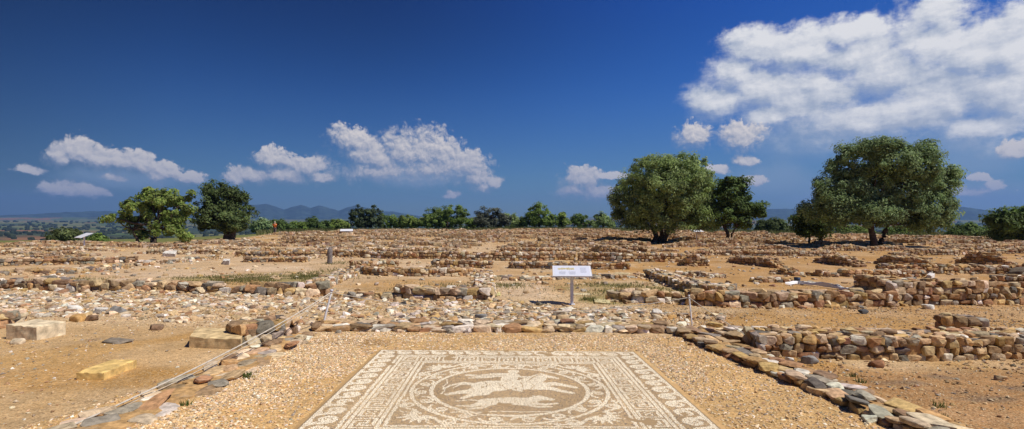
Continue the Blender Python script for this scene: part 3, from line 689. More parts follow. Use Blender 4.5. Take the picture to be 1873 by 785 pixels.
    ring_i, ring_o = np.array(ring_i), np.array(ring_o); m_ = len(ring_i)
    V = np.concatenate([P3(ring_i[:, 0], ring_i[:, 1], .0015), P3(ring_o[:, 0], ring_o[:, 1], -.012)])-base
    j = np.arange(m_); kq = (j+1) % m_; Q = np.stack([j+m_, kq+m_, kq, j], 1)
    npmesh('plaster_edge', V, Q, flat('sandy_plaster', (.56, .36, .16), .95, 25, .15, .1, .4), root)
    return C, S, u, v
M_MOSA, _nt, _b = mat('mosaic_pebble'); _nt.links.new(attr(_nt), _b.inputs['Base Color']); _b.inputs['Roughness'].default_value = .75
MC, MS, MU, MV = build_mosaic()

# ------------------------------------------------------------------ walls traced from the photograph
G1 = 'walls round the mosaic court'; G2 = 'low walls of the ruined rooms'
wall('single course of flat slabs edging the back of the mosaic court', [(575, 607), (700, 607), (850, 608), (1000, 609), (1130, 609), (1236, 612)], .085, .5, .21, 3, W_PALE, group=G1, flagtop=True, ragged=.2, spill=.3)
wall('flagstone kerb running towards the camera between the court and the rusty earth', [(1236, 612), (1300, 642), (1380, 676), (1460, 708), (1560, 752), (1640, 790), (1740, 840)], .10, .46, .165, 3, W_COBBLE, group=G1, flagtop=True, ragged=.12, spill=.1)
wall('sunken flagstone kerb under the long rope, beside the dirt with three blocks', [(80, 862), (240, 790), (330, 748), (440, 692), (540, 640), (578, 612)], .035, .62, .19, 3, W_PALE, group=G1, flagtop=True, ragged=.3, spill=.1, earth=(.50, .31, .13))
wall('thick three-course fieldstone wall butting against the flagstone kerb', [(1395, 652), (1500, 657), (1620, 660), (1760, 660), (1873, 658), (1990, 655)], .30, .62, .14, 3, W_COBBLE, group=G1, ragged=.14, spill=.3)
wall('tumbled knee-high heap of stones topping the thick fieldstone wall', [(1738, 612), (1770, 612), (1802, 613)], .30, .35, .2, 3, W_DARK, group=G1, ragged=.3, spill=.1)
wall('spread band of flat stones linking the court corner to the thick wall', [(1290, 612), (1340, 628), (1400, 640), (1470, 645)], .14, .75, .22, 3, W_PALE, group=G1, flagtop=True, ragged=.3, spill=.2)
wall('short stack of dark and rust stones beside the flat-topped block', [(447, 634), (480, 628), (512, 622), (545, 612)], .26, .45, .2, 3, W_DARK, group=G1, ragged=.2, spill=.2)
wall('rubble of pale stones left of the cream block at the dirt edge', [(-60, 606), (-20, 604), (8, 601), (50, 590)], .20, .4, .17, 3, W_COBBLE, group=G1, ragged=.4, spill=.6)
wall('long single row of big rounded stones before the grassy room', [(-160, 528), (0, 530), (100, 533), (180, 534), (300, 535), (400, 538), (480, 540), (560, 543), (604, 543)], .27, .42, .27, 2, W_DARK, group=G2, ragged=.2, spill=1.0)
wall('line of small half-buried stones under the middle rope', [(606, 547), (660, 547), (728, 548)], .13, .35, .17, 2, W_COBBLE, group=G2, ragged=.3)
wall('two-course wall with white cobbles closing the front of the orange room', [(722, 548), (780, 550), (840, 551), (896, 552)], .30, .42, .22, 2, W_COBBLE, group=G2, ragged=.15)
wall('pale cobble side wall of the orange room, towards the camera', [(866, 539), (868, 524), (871, 508), (874, 499)], .17, .6, .16, 2, W_PALE, side=-1, group=G2, ragged=.5, spill=2, ends=.8)
wall('back wall of the orange room, sagging in its middle', [(641, 500), (700, 505), (760, 506), (830, 506), (868, 504)], .30, .45, .21, 2, W_COBBLE, group=G2, ragged=.3)
wall('diagonal spread of pale rubble between the grassy and the orange room', [(520, 541), (560, 525), (600, 510), (632, 497)], .2, .75, .18, 2, W_PALE, group=G2, ragged=.5, spill=1.5, side=-1)
wall('short neat stub ending in a dark squared stone behind the orange room', [(790, 489), (840, 490), (897, 491)], .32, .45, .2, 2, W_COBBLE, group=G2, ragged=.1)
wall('rubble row with black and white cobbles behind the orange room', [(648, 489), (690, 488), (727, 488)], .28, .5, .2, 2, W_COBBLE, group=G2, ragged=.35)
wall('long wall of brown stones beyond the neat stub, at the foot of the slope', [(600, 470), (660, 471), (724, 474), (790, 474), (852, 475)], .42, .5, .22, 1, W_COBBLE, group=G2, ragged=.2)
wall('wall end with a big orange stone left behind the white sign', [(853, 477), (900, 477), (1000, 477), (1052, 476)], .42, .5, .22, 1, W_COBBLE, group=G2, ragged=.18)
wall('straight wall with orange and white cobbles right behind the white sign', [(1058, 478), (1130, 479), (1200, 479), (1246, 480)], .44, .5, .22, 1, W_COBBLE, group=G2, ragged=.12)
wall('low wall directly behind the white sign panel, ending in a dark block', [(932, 491), (1010, 492), (1080, 492), (1150, 493)], .30, .45, .2, 2, W_DARK, group=G2, ragged=.2)
wall('loose line of pale flat rubble behind the post of the white sign', [(905, 513), (980, 513), (1060, 511), (1180, 508)], .12, .6, .2, 2, W_PALE, group=G2, ragged=.5, spill=1.6)
wall('curving rubble wall with a white corner stone, right of the white sign', [(1178, 506), (1212, 519), (1244, 531), (1290, 540), (1335, 543)], .28, .7, .2, 2, W_PALE, group=G2, ragged=.2, spill=1.0)
wall('broken front wall with a hollow behind the thin rope post', [(1112, 552), (1180, 555), (1256, 556)], .26, .45, .24, 2, W_COBBLE, group=G2, ragged=.45, spill=2)
wall('long two-course wall of rounded boulders behind the thin rope post', [(1262, 559), (1330, 562), (1420, 563), (1560, 563), (1640, 562)], .34, .5, .23, 2, W_RUST, group=G2, ragged=.1, spill=1.0)
wall('tallest cobble wall in four courses behind the long boulder wall', [(1640, 560), (1700, 559), (1790, 558), (1873, 557), (2000, 556)], .52, .55, .2, 2, W_COBBLE, group=G2, ragged=.08)
wall('shaded side wall with cobbles in the gloom behind the boulder wall', [(1562, 529), (1620, 535), (1692, 542)], .42, .55, .2, 2, W_COBBLE, group=G2, ragged=.12)
wall('small stump of wall below the white sheeting', [(1383, 517), (1420, 517), (1452, 517)], .16, .4, .18, 1, W_RUST, group=G2, ragged=.3)
wall('rubble line beside the curving wall, with dark stones', [(1236, 506), (1280, 507), (1326, 508)], .2, .6, .2, 1, W_PALE, group=G2, ragged=.4, spill=1.5)
wall('rust-brown wall with a rubble top behind the shaded cobble wall', [(1553, 507), (1620, 508), (1692, 507)], .3, .6, .2, 1, W_RUST, group=G2, ragged=.3)
wall('evenly built wall behind the bare yard of the white block', [(1612, 498), (1700, 501), (1790, 501), (1873, 502), (1990, 502)], .36, .55, .2, 1, W_RUST, group=G2, ragged=.18)
wall('dark-faced short wall in the bare yard near the frame edge', [(1823, 520), (1873, 521), (1960, 521)], .30, .6, .2, 1, W_DARK, group=G2, ragged=.1)
wall('row of black and orange stones bordering the grassy room at its back', [(-60, 506), (0, 504), (60, 503), (120, 502), (180, 497), (240, 489)], .22, .6, .24, 1, W_COBBLE, group=G2, ragged=.4, spill=1.4)
wall('mixed rubble row with round grey boulders behind the grassy room', [(-80, 489), (20, 486), (90, 484), (160, 484), (250, 480)], .3, .6, .24, 1, W_DARK, group=G2, ragged=.45, spill=1.5)
wall('thin dark row of stones beyond the grassy room', [(0, 478), (60, 474), (150, 474)], .2, .4, .2, 1, W_DARK, group=G2, ragged=.4)
wall('low rubble spread with a white slab behind the grassy room', [(255, 487), (310, 483), (365, 478), (410, 472)], .2, .9, .2, 1, W_PALE, group=G2, ragged=.5, spill=2)
wall('neat brown row of stones alone in the middle of the bare yard', [(446, 480), (500, 480), (558, 480)], .24, .45, .2, 1, W_DARK, group=G2, ragged=.15)
wall('pale collapsed row left of the standing grey stone', [(540, 478), (575, 473), (600, 468)], .16, .5, .2, 1, W_PALE, group=G2, ragged=.4, spill=1)
wall('wall of dark and pale stones behind the standing grey stone', [(430, 470), (500, 470), (560, 469), (640, 469)], .36, .5, .22, 1, W_COBBLE, group=G2, ragged=.25)
# walls that run away from the camera and show their shaded west faces
for lab, ln, h in [
    ('tall block of wall with a shaded face below the round olive', [(1240, 486), (1262, 487), (1296, 487)], .62),
    ('receding wall with a dark side, below the dark tree by the round olive', [(1330, 480), (1370, 485), (1420, 491)], .42),
    ('small dark-sided wall stub with a rubble crest, left of the blue bucket', [(1410, 500), (1450, 505)], .34),
    ('receding dark-sided wall left of the large olive trunk', [(1488, 480), (1520, 484), (1562, 489)], .52),
    ('long receding wall with a brown shaded side under the large olive', [(1598, 482), (1650, 489), (1720, 493)], .50),
    ('highest receding wall, its brown side in shade, right of the large olive', [(1748, 484), (1800, 489), (1856, 492)], .7),
    ('small receding wall with a dark side before the white sheeting', [(1475, 503), (1500, 506), (1532, 507)], .28),
    ('receding wall in tree shade at the foot of the round olive', [(1076, 463), (1100, 465), (1160, 466)], .55)]:
    wall(lab, ln, h, .6, .2, 1, W_RUST, group='receding walls with shaded sides', ragged=.3, mute=.3, ends=.9, spill=1)

# far rows: one list entry per row = distance, start and end column in the photograph, height
SECT = [(0, 150, 'left of the small valley sign'), (150, 255, 'right of the small valley sign'), (255, 350, 'before the open green tree'), (350, 465, 'before the dense dark tree'),
        (465, 565, 'below the person in orange'), (565, 690, 'below the flat white crest panel'), (690, 870, 'before the broad green trees'), (870, 950, 'before the grey-green shrub'),
        (950, 1110, 'left of the round olive'), (1110, 1310, 'before the round olive'), (1310, 1425, 'before the ragged dark tree'), (1425, 1560, 'before the small dark tree'),
        (1560, 1650, 'at the large olive trunk'), (1650, 1760, 'right of the large olive trunk'), (1760, 2400, 'near the frame-edge shrubs')]
ROWS = [(30.5, 1250, 1560, .4), (31.5, 1650, 1990, .45), (32, -60, 190, .3), (33, 250, 430, .35), (33.5, 430, 640, .4), (34, 640, 850, .4), (34.5, 900, 1080, .4), (35, 1085, 1240, .45), (35, 1290, 1480, .45), (35, 1500, 1700, .45), (36, 1730, 2000, .4),
        (36.5, 20, 230, .25), (37.5, 300, 520, .35), (38, 560, 760, .4), (39, 780, 860, .4), (39, 910, 1130, .45), (39.5, 1220, 1440, .45), (40, 1480, 1660, .4), (40, 1690, 1960, .4),
        (40.5, -40, 140, .3), (41, 150, 400, .35), (43, 410, 530, .4), (43, 545, 880, .45), (44, 930, 1190, .45), (44, 1240, 1420, .45), (44.5, 1440, 1590, .4), (44, 1620, 1800, .4), (45, 1790, 1990, .4),
        (43.5, 10, 320, .35), (47, 330, 500, .4), (48, 510, 690, .45), (49, 720, 960, .45), (49, 990, 1200, .45), (49.5, 1230, 1500, .45), (50, 1530, 1700, .45), (51, 1700, 1960, .4),
        (52, 380, 480, .4), (54, 500, 760, .5), (55, 800, 1010, .45), (55, 1040, 1330, .5), (55, 1350, 1560, .45), (55, 1580, 1760, .4), (56.5, 1720, 1960, .4),
        (61, 515, 650, .5), (62, 672, 950, .5), (62, 970, 1180, .5), (62, 1200, 1400, .5), (60, 1420, 1640, .45),
        (69, 500, 700, .5), (71, 720, 990, .5), (71, 1010, 1250, .5), (70, 1260, 1420, .5),
        (79, 610, 820, .5), (81, 840, 1060, .5), (80, 1070, 1300, .5), (89, 640, 860, .5), (91, 880, 1130, .5)]
def far_walls():
    info = []
    for (D, a, b, h) in ROWS:
        mid = (a+b)/2; s = [k for k in SECT if k[0] <= mid < k[1]]; s = s[0] if s else SECT[0]
        info.append([s, -D, 'row', (D, a, b, h)])
    rg = np.random.default_rng(21)
    for i in range(30):                     # cross walls between the rows
        D = float(rg.uniform(33, 80)); px = float(rg.uniform(350 if D > 42 else 60, 1800 if D < 58 else 1350))
        if D > 60: px = float(rg.uniform(620, 1300))
        s = [k for k in SECT if k[0] <= px < k[1]][0]; info.append([s, -D, 'cross', (D, px)])
    ordn = ['farthest', 'second farthest', 'third farthest', 'fourth farthest', 'fifth farthest', 'sixth farthest', 'seventh farthest', 'eighth farthest', 'ninth farthest', 'tenth farthest']
    for s in SECT:
        for kind in ('row', 'cross'):
            grp = sorted([q for q in info if q[0] is s and q[2] == kind], key=lambda q: q[1])
            for i, q in enumerate(grp):
                if kind == 'row':
                    D, a, b, h = q[3]
                    pts = []
                    for px in np.linspace(a, b, max(3, int((b-a)/60))):
                        x = (px-CX)/F*D; y = D + .35*math.sin(px*.021+D)
                        pts.append((x, y + .025*x))
                    w = [W_RUST, W_COBBLE, W_MIX][i % 3] if (a+b)/2 > 1000 else [W_MIX, W_PALE, W_COBBLE][i % 3]
                    lab = f"low rubble wall across the slope, {ordn[i] + ' of those' if len(grp) > 1 else 'alone'} {s[2]}"
                    wall(lab, pts, h*.92, .65, .22 if D < 50 else .27, 1 if D < 38 else 4, w, group='far rubble walls across the slope', ragged=.5, pixels=False, spill=1.0, mute=.35 if D < 50 else .45, ends=1.5)
                else:
                    D, px = q[3]; x = (px-CX)/F*D; ln = 3.2+2*((i*.37) % 1)
                    lab = f"short wall running downslope, {ordn[i] + ' of those' if len(grp) > 1 else 'alone'} {s[2]}"
                    wall(lab, [(x, D), (x-.02*ln, D+ln*.5), (x-.05*ln, D+ln)], .36, .6, .22, 1 if D < 38 else 4, W_RUST if px > 1000 else W_PALE, side=-1, group='short cross walls in the ruins', ragged=.4, pixels=False, spill=.5, mute=.4)
far_walls()

# ------------------------------------------------------------------ gravel and rubble nobody could count
def scatter(name, label, n, region, rmin, rmax, w, lod=0, keep=None, mat_=None, flatk=.6, bright=1.0, pw=2.0, mute=.15):
    x0, x1, y0, y1 = region; x = RNG.uniform(x0, x1, n); y = y0+(y1-y0)*RNG.random(n)
    if keep is not None: k = keep(x, y); x, y = x[k], y[k]
    n = len(x); r = rmin+(rmax-rmin)*RNG.random(n)**pw
    acc = Acc(); S = np.c_[r*(.9+.5*RNG.random(n)), r*(.7+.4*RNG.random(n)), r*flatk*(.7+.6*RNG.random(n))]
    add_stones(acc, lod, np.c_[x, y, H(x, y)+S[:, 2]*.35], S, RNG.random(n)*6.3, stone_cols(n, w, mute)*bright, .25)
    return tag(acc.build(name, mat_ or M_PEB), label, 'gravel', kind='stuff')
W_GRAV = [.30, .18, .06, .04, .10, .02, .22, .07, .01, .10]
def court_keep(x, y):
    lx = (x-MC[0])*MU[0]+(y-MC[1])*MU[1]; ly = (x-MC[0])*MV[0]+(y-MC[1])*MV[1]
    near = np.maximum(abs(lx), abs(ly)) < MS+.085
    d = fbm(x*1.1+9, y*1.1+4, 3)
    return in_poly(x, y, COURT) & ~near & (RNG.random(len(x)) < np.clip(1.35-1.2*sstep(.5, .66, d), .3, 1))
scatter('court_gravel', 'fine beige gravel bedded in sand round the mosaic', 120000, (-4.3, 3.7, 2.9, 8.2), .006, .019, W_GRAV, 0, court_keep, flatk=.55, bright=1.3, mute=.25)
def strip_keep(x, y):
    px = CX+F*x/y; d = fbm(x*.7+2, y*.7+7, 3)
    back = np.interp(px, [0, 560, 900, 1270], [13.9, 13.2, 12.2, 10.5]); front = np.interp(px, [-200, 0, 240, 440, 560, 1270], [10.0, 9.6, 9.0, 8.9, 8.75, 8.75])
    return (y > front+.3*(d-.5)) & (y < back) & (px < 1330) & (RNG.random(len(x)) < np.clip(1.5-1.9*sstep(.42, .66, d)-.5*sstep(950, 1200, px), .15, 1))
scatter('strip_rubble', 'pale broken stones strewn over the strip behind the court', 30000, (-15, 4.5, 8.6, 14), .016, .085, W_PALE, 1, strip_keep, M_STONE, .5, 1.05, 3.0)
scatter('strip_gravel', 'pebbles covering the strip behind the court', 75000, (-15, 4.5, 8.6, 14), .01, .03, W_PALE, 0, strip_keep, None, .6)
def yard_keep(x, y):
    r = np.hypot(x, y); d = fbm(x*.5+12, y*.5+3, 3)
    return ~in_poly(x, y, COURT) & (RNG.random(len(x)) < np.clip(.22+1.1*sstep(.42, .6, d), 0, 1))
scatter('yard_gravel', 'scattered pebbles over the bare yards near the court', 60000, (-16, 17, 3.2, 17), .005, .024, W_GRAV, 0, yard_keep, None, .6, 1.0, 2.2)
def east_keep(x, y): return (x > 2.9) & (x > 2.7+ (8.2-y)*.3) & (RNG.random(len(x)) < .25+.75*sstep(.45, .6, fbm(x*.6, y*.6, 3)))
scatter('east_gravel', 'brown pebbles on the rusty earth beside the thick wall', 26000, (2.6, 17, 3.6, 13), .008, .03, W_RUST, 0, east_keep, None, .6, .9, 2.5)
def field_keep(x, y):
    over = np.hypot(x, y)-edge_r(x, y); px = CX+F*x/y
    return (over < 1) & (px > -80) & (px < 1960) & (RNG.random(len(x)) < .25+.9*sstep(.45, .6, fbm(x*.2+4, y*.2, 3)))
scatter('field_rubble', 'rubble strewn between the far walls of the ruin field', 12000, (-48, 62, 28, 95), .03, .10, W_PALE, 4, field_keep, M_STONE, .6, 1.0, 2.5, .5)
scatter('room_rubble', 'loose stones on the floors of the nearer ruined rooms', 2200, (-24, 26, 13.5, 30), .03, .11, W_PALE, 1, field_keep, M_STONE, .55, 1.0, 2.5)

# ------------------------------------------------------------------ single stones
def stone(label, px, py, wpx, col, name='loose_stone', asp=.7, hh=.55, group=None, lod=3, cat='stone', tl=.1):
    x, y, z = at(px, py); r = wpx/F*y/2; acc = Acc()
    add_stones(acc, lod, [(0, 0, r*hh*.55)], [(r, r*asp, r*hh)], [RNG.uniform(-.5, .5)], np.array([col])*(.9+.2*RNG.random()), tl)
    o = acc.build(name, M_STONE, smooth=True); o.location = (x, y, z); return tag(o, label, cat, group)
WH, CR, TN, OC, RU, GY, DK, BR = (.68, .64, .56), (.60, .49, .33), (.45, .32, .18), (.5, .3, .11), (.33, .16, .08), (.28, .27, .25), (.09, .09, .09), (.24, .15, .09)
GS = 'single loose stones'
for lab, px, py, w, c in [
    ('cream cobble lying at the foot of the cream block', 31, 629, 22, CR), ('white stone on the strip behind the cream block', 137, 569, 24, WH),
    ('white cobble beside a grey stone on the rubble strip', 184, 571, 20, WH), ('grey flat stone next to the white cobble on the strip', 213, 573, 30, GY),
    ('ochre boulder at the edge of the rubble strip', 144, 587, 28, OC), ('dark split stone beside the ochre boulder', 169, 586, 22, BR),
    ('rust-red stone alone high on the rubble strip', 285, 555, 14, RU), ('brown flat stone at the lower edge of the strip', 287, 604, 22, BR),
    ('black stone on bare ground below the two-course wall', 738, 558, 14, DK), ('tan stone on end by the two-course wall', 727, 551, 18, TN),
    ('large brown cobble standing out behind the court kerb', 797, 582, 20, BR), ('tan stone alone on the sand left of the white sign', 962, 537, 12, TN),
    ('dark pebble-sized rock beside the yellow tile', 914, 553, 12, BR), ('grey flat cobble in the rubble behind the court', 881, 583, 22, GY),
    ('cream flat slab on the rubble heap below the white sign', 1024, 579, 28, CR), ('grey-brown stone under the cream flat slab', 1030, 588, 26, TN),
    ('white cobble just behind the court kerb below the sign', 1075, 590, 15, WH), ('cream boulder behind the court kerb', 1127, 588, 18, CR),
    ('white flat stone in front of the hollow wall', 1200, 574, 20, WH), ('pale flat stone below the white one before the hollow wall', 1200, 584, 20, CR),
    ('ochre cobble left of the thin rope post', 1229, 583, 18, OC), ('cream stone right of the thin rope post', 1292, 584, 12, CR),
    ('rust-coloured boulder alone before the thick wall', 1604, 672, 27, RU), ('white stone in front of the tallest wall', 1698, 565, 20, WH),
    ('dark flat stone on the earth before the long boulder wall', 1581, 574, 18, DK), ('white stone resting beside the flagstone kerb', 1467, 687, 22, WH),
    ('grey boulder against the foot of the thick wall', 1478, 664, 34, GY), ('white cobble between the kerb and the thick wall', 1443, 660, 16, WH),
    ('pale flat stone on the rusty earth near the frame edge', 1829, 695, 20, TN), ('white corner stone of the curving rubble wall', 1207, 500, 14, WH),
    ('grey boulder on the yard behind the shaded cobble wall', 1665, 514, 16, GY), ('small brown stone inside the orange room', 655, 532, 12, TN),
    ('big orange stone set in the wall left of the sign', 876, 476, 20, OC), ('big pale stone by the side wall of the long wall', 673, 472, 15, CR)]:
    stone(lab, px, py, w, c, group=GS)
stone('smooth grey flagstone sunk in the dirt between the blocks', 213, 626, 62, (.24, .20, .15), 'sunken_flagstone', .5, .09, tl=.01)
stone('dark squared boulder at the right frame edge behind the bare yard', 1868, 505, 44, (.17, .13, .09), 'boulder', .6, .5)
stone('pale heap-like boulder beside the dense tree', 447, 444, 15, CR, 'boulder', .7, .8)
# flat tiles and thin slabs
def slab(name, label, corners, hpx, col, cat='slab', group=None, m=None, bev=.012, sub=True):
    """corners: photograph pixels of the base, left, middle (nearest) and right; hpx height in pixels at the middle corner"""
    P = [np.array(at(*c)) for c in corners]; h = hpx/F*P[1][1]
    a, b, c = P[0][:2], P[1][:2], P[2][:2]; d = a+c-b; base = P[1][2]-.05
    cen = (a+c)/2
    bm = bmesh.new(); top = base+.05+h
    vs_ = [bm.verts.new((*(q-cen), z)) for z in (0, top-base) for q in (a, b, c, d)]
    for f in ((3, 2, 1, 0), (4, 5, 6, 7), (0, 1, 5, 4), (1, 2, 6, 5), (2, 3, 7, 6), (3, 0, 4, 7)): bm.faces.new([vs_[i] for i in f])
    bmesh.ops.recalc_face_normals(bm, faces=bm.faces[:])
    bmesh.ops.subdivide_edges(bm, edges=bm.edges[:], cuts=9, use_grid_fill=True)
    V = np.array([v.co[:] for v in bm.verts])
    size = np.linalg.norm(c-a); amp = .011*min(1, size)
    off = np.stack([fbm(V[:, 0]*5+V[:, 2]*7+9*k, V[:, 1]*5+V[:, 2]*4+k, 4)-.5 for k in range(3)], 1)*amp*2.4
    lo = V[:, 2] < .01; hm = top-base
    edge = ((V[:, 2] > hm-.004).astype(int)+0)
    for i, v in enumerate(bm.verts):
        v.co += Vector(off[i])
    # wear the arrises down
    loc = np.linalg.inv(np.stack([(a-b), (c-b)], 1)); q = (V[:, :2]+cen-b)@loc.T
    e1 = np.minimum(np.minimum(q[:, 0], 1-q[:, 0])*np.linalg.norm(a-b), np.minimum(q[:, 1], 1-q[:, 1])*np.linalg.norm(c-b)); e2 = hm-V[:, 2]
    for i, v in enumerate(bm.verts):
        if e1[i] < .003 and e2[i] < .003: v.co.z -= bev*(.4+2.4*random.random()**2); v.co.xy *= 1-.012*random.random()
    me = bpy.data.meshes.new(name); bm.to_mesh(me); bm.free()
    ca = me.color_attributes.new('col', 'FLOAT_COLOR', 'POINT'); cc = np.ones((len(me.vertices), 4), np.float32); cc[:, :3] = np.array(col)*(.88+.24*fbm(V[:, 0]*3, V[:, 1]*3+V[:, 2]*6, 3))[:, None]
    ca.data.foreach_set('color', cc.ravel()); me.materials.append(m or M_ASHLAR)
    o = bpy.data.objects.new(name, me); COL.objects.link(o); o.location = (*cen, base); return tag(o, label, cat, group)
GB = 'cut limestone blocks on the dirt'
slab('limestone_block', 'weathered cream block at the frame edge, largest of the three cut blocks', [(11, 621), (67, 623), (120, 613)], 26, (.70, .58, .38), 'stone block', GB)
slab('limestone_block', 'flat-topped tan block beside the stack of dark stones', [(346, 636), (441, 641), (447, 622)], 21, (.64, .48, .25), 'stone block', GB)
slab('limestone_block', 'thin yellow slab lying alone on the open dirt', [(139, 695), (190, 696), (250, 673)], 15, (.72, .50, .18), 'stone block', GB)
GT = 'pale blocks and tiles among the ruins'
slab('stone_tile', 'yellowish flat tile tilted near the sign post', [(1088, 556), (1118, 557), (1115, 552)], 2.5, (.60, .52, .28), 'tile', GT)
slab('stone_tile', 'pale flat tile on the grass behind the sign post', [(1050, 541), (1082, 541), (1078, 537)], 2, (.60, .50, .30), 'tile', GT)
slab('stone_tile', 'yellow tile on the sand at the end of the two-course wall', [(893, 553), (925, 554), (920, 549)], 2, (.60, .52, .24), 'tile', GT)
slab('stone_tile', 'yellow tile beside the pale cobble side wall', [(902, 541), (916, 541), (915, 537)], 2, (.60, .54, .24), 'tile', GT)
slab('white_block', 'small white cube on the bare yard before the dense tree', [(407, 484), (419, 485), (421, 481)], 8, (.74, .70, .62), 'stone block', GT)
slab('white_block', 'white slab lying before the open green tree', [(297, 469), (320, 470), (324, 465)], 6, (.76, .72, .62), 'stone block', GT)
slab('white_block', 'tilted white block on the bare yard under the large olive', [(1695, 509), (1704, 511), (1710, 507)], 7, (.74, .70, .64), 'stone block', GT)
slab('stone_plank', 'dark flat beam of stone on the bare yard', [(1731, 517), (1768, 519), (1774, 516)], 2.5, (.14, .11, .09), 'stone beam', GT)
slab('dark_block', 'dark squared block ending the low wall behind the sign', [(1138, 492), (1151, 492), (1153, 489)], 6, (.11, .11, .12), 'stone block', GT)
slab('stone_plank', 'long tan flat lintel in the rubble behind the sign post', [(1122, 505), (1152, 505), (1154, 502)], 3, (.5, .4, .22), 'stone beam', GT)
# standing stone
def standing_stone():
    x, y, z = at(603, 482); hgt = 30/F*y; rad = 4.6/F*y
    t = np.linspace(0, 1, 12); P = np.c_[x+.05*np.sin(t*2.2)*hgt*.4, np.full(12, y), z-.05+t*(hgt+.05)]
    acc = Acc(); add_tube(acc, P, rad*np.array([1.05, 1.03, 1, .98, .97, 1, 1.02, 1.03, 1.0, .93, .72, .35]), (.20, .175, .165), 12, .16)
    o = acc.build('standing_stone', M_STONE, smooth=True); tag(o, 'upright grey rounded stone standing alone in the bare yard', 'standing stone')
standing_stone()

# ------------------------------------------------------------------ signs
def box_acc(acc, M, sx, sy, sz, col, off=(0, 0, 0)):
    V = np.array([[i, j, k] for k in (-1, 1) for j in (-1, 1) for i in (-1, 1)])*np.array([sx, sy, sz])/2+np.array(off)
    V = V@np.array(M.to_3x3()).T+np.array(M.translation)
    acc.add(V, np.array([[0, 2, 3, 1], [4, 5, 7, 6], [0, 1, 5, 4], [2, 6, 7, 3], [0, 4, 6, 2], [1, 3, 7, 5]]), col)
def sign(label, base_px, w, d, ph, tiltdeg, yaw, detail=False, lean=0, post=.07):
    x, y, z = at(*base_px); root = empty('information_sign', (x, y, z), yaw); tag(root, label, 'sign', 'information signs of the site')
    def part(nm, m, items, parent=root):
        acc = Acc()
        for M, s, o_ in items: box_acc(acc, M, *s, (1, 1, 1), o_)
        ob = acc.build(nm, m, parent); return ob
    I = Matrix.Identity(4); T = Matrix.Translation((0, -.02, ph)) @ Matrix.Rotation(math.radians(tiltdeg), 4, 'X') @ Matrix.Rotation(math.radians(lean), 4, 'Z')
    p = part('post', M_POST, [(I, (post, post*.8, ph), (0, 0, ph/2-.02))]); part('base_plate', M_WHITE, [(I, (post*2, post*2, .012), (0, 0, .004))], p)
    pan = part('panel', M_WHITE, [(T, (w, d, .022), (0, 0, .03))])
    part('panel_frame', M_POST, [(T, (w+.03, .015, .03), (0, -d/2-.009, .027)), (T, (w+.03, .015, .03), (0, d/2+.009, .027)), (T, (.014, d, .03), (-w/2-.008, 0, .027)), (T, (.014, d, .03), (w/2+.008, 0, .027))], pan)
    part('bracket', M_POST, [(T, (post*2.2, d*.6, .025), (0, 0, .003))])
    if detail:
        zt = .0425; rg = random.Random(3)
        part('print_sheet', M_PRINT, [(T, (w*.94, d*.9, .002), (0, 0, zt))], pan)
        it = []
        for k in range(17):                  # coloured house plan
            cx = -w*.36+w*.43*k/17; hgt = d*(.10+.16*rg.random()); it.append((T, (w*.028*(.5+rg.random()), hgt, .002), (cx, d*(.16+.06*rg.random()), zt+.002)))
        part('plan_drawing', M_PLAN, it, pan)
        for c0, n_, y0, wd, sp in ((.30, 9, .30, .17, .062), (-.26, 6, -.10, .2, .05), (.0, 6, -.10, .2, .05)):
            part('text_block', M_TEXT, [(T, (w*wd*(.7+.3*rg.random()), d*.014, .002), (w*c0, d*(y0-sp*k), zt+.002)) for k in range(n_)], pan)
    return root
sign('white reading panel with a coloured plan on a pale post, nearest and largest sign', (1046, 557), .86, .50, .74, 21, -.06, True)
sign('small tilted white panel on a pale post in front of the green valley', (154, 454.5), 1.15, .8, .95, 24, -.55, False, post=.10)
sign('flat white panel on the crest right of the person in orange', (634, 429), 1.6, .9, .55, 16, .25, False, post=.10)
sign('white panel half hidden under the round olive branches', (1274, 441), 1.15, .7, .98, 16, .3, False, post=.07)

# ------------------------------------------------------------------ rope barrier
def post(label, base, top, r):
    x, y, z = at(*base); k = y/F; tx = (top[0]-CX)*k; tz = (HY-top[1])*k
    root = empty('rope_post', (x, y, z)); tag(root, label, 'post', 'posts of the rope barrier')
    d = np.array([tx-x, 0, tz-z]); P = np.linspace(0, 1, 6)[:, None]*d[None]; P[0, 2] -= .05
    a = Acc(); add_tube(a, P, r, (1, 1, 1), 10); a.build('shaft', M_WHITE, root, True)
    a = Acc(); add_tube(a, np.array([d*.965, d*.985, d*1.005]), [r*1.5, r*1.6, r*1.35], (1, 1, 1), 10); a.build('cap', M_POST, root, True)
    a = Acc(); add_tube(a, np.array([d*.91+np.array([0, -r, 0]), d*.91+np.array([r*1.3, 0, 0]), d*.91+np.array([0, r, 0]), d*.91+np.array([-r*1.3, 0, 0]), d*.91+np.array([0, -r, 0.01])]), .009, (1, 1, 1), 6); a.build('rope_knot', M_ROPE, root, True)
    return np.array([x, y, z])+d*.93
pa = post('leaning white post at the corner of the court, holding the long rope', (590, 598), (607, 530), .017)
pb = post('thin upright white post behind the far kerb of the court', (1266, 599), (1260, 540), .013)
def rope(label, A, B, sag, r=.008, twist=True):
    t = np.linspace(0, 1, 70)[:, None]; P = A*(1-t)+B*t; P[:, 2] -= (4*sag*t*(1-t))[:, 0]
    a = Acc()
    for s in (0, math.pi):                   # two twisted strands
        ph = np.linspace(0, 70*2.2, 70)+s; Q = P.copy(); Q[:, 2] += np.cos(ph)*r*.35; Q[:, 0] += np.sin(ph)*r*.35; add_tube(a, Q, r*.8, (1, 1, 1), 6)
    o = a.build('barrier_rope', M_ROPE, smooth=True); tag(o, label, 'rope', 'ropes of the barrier')
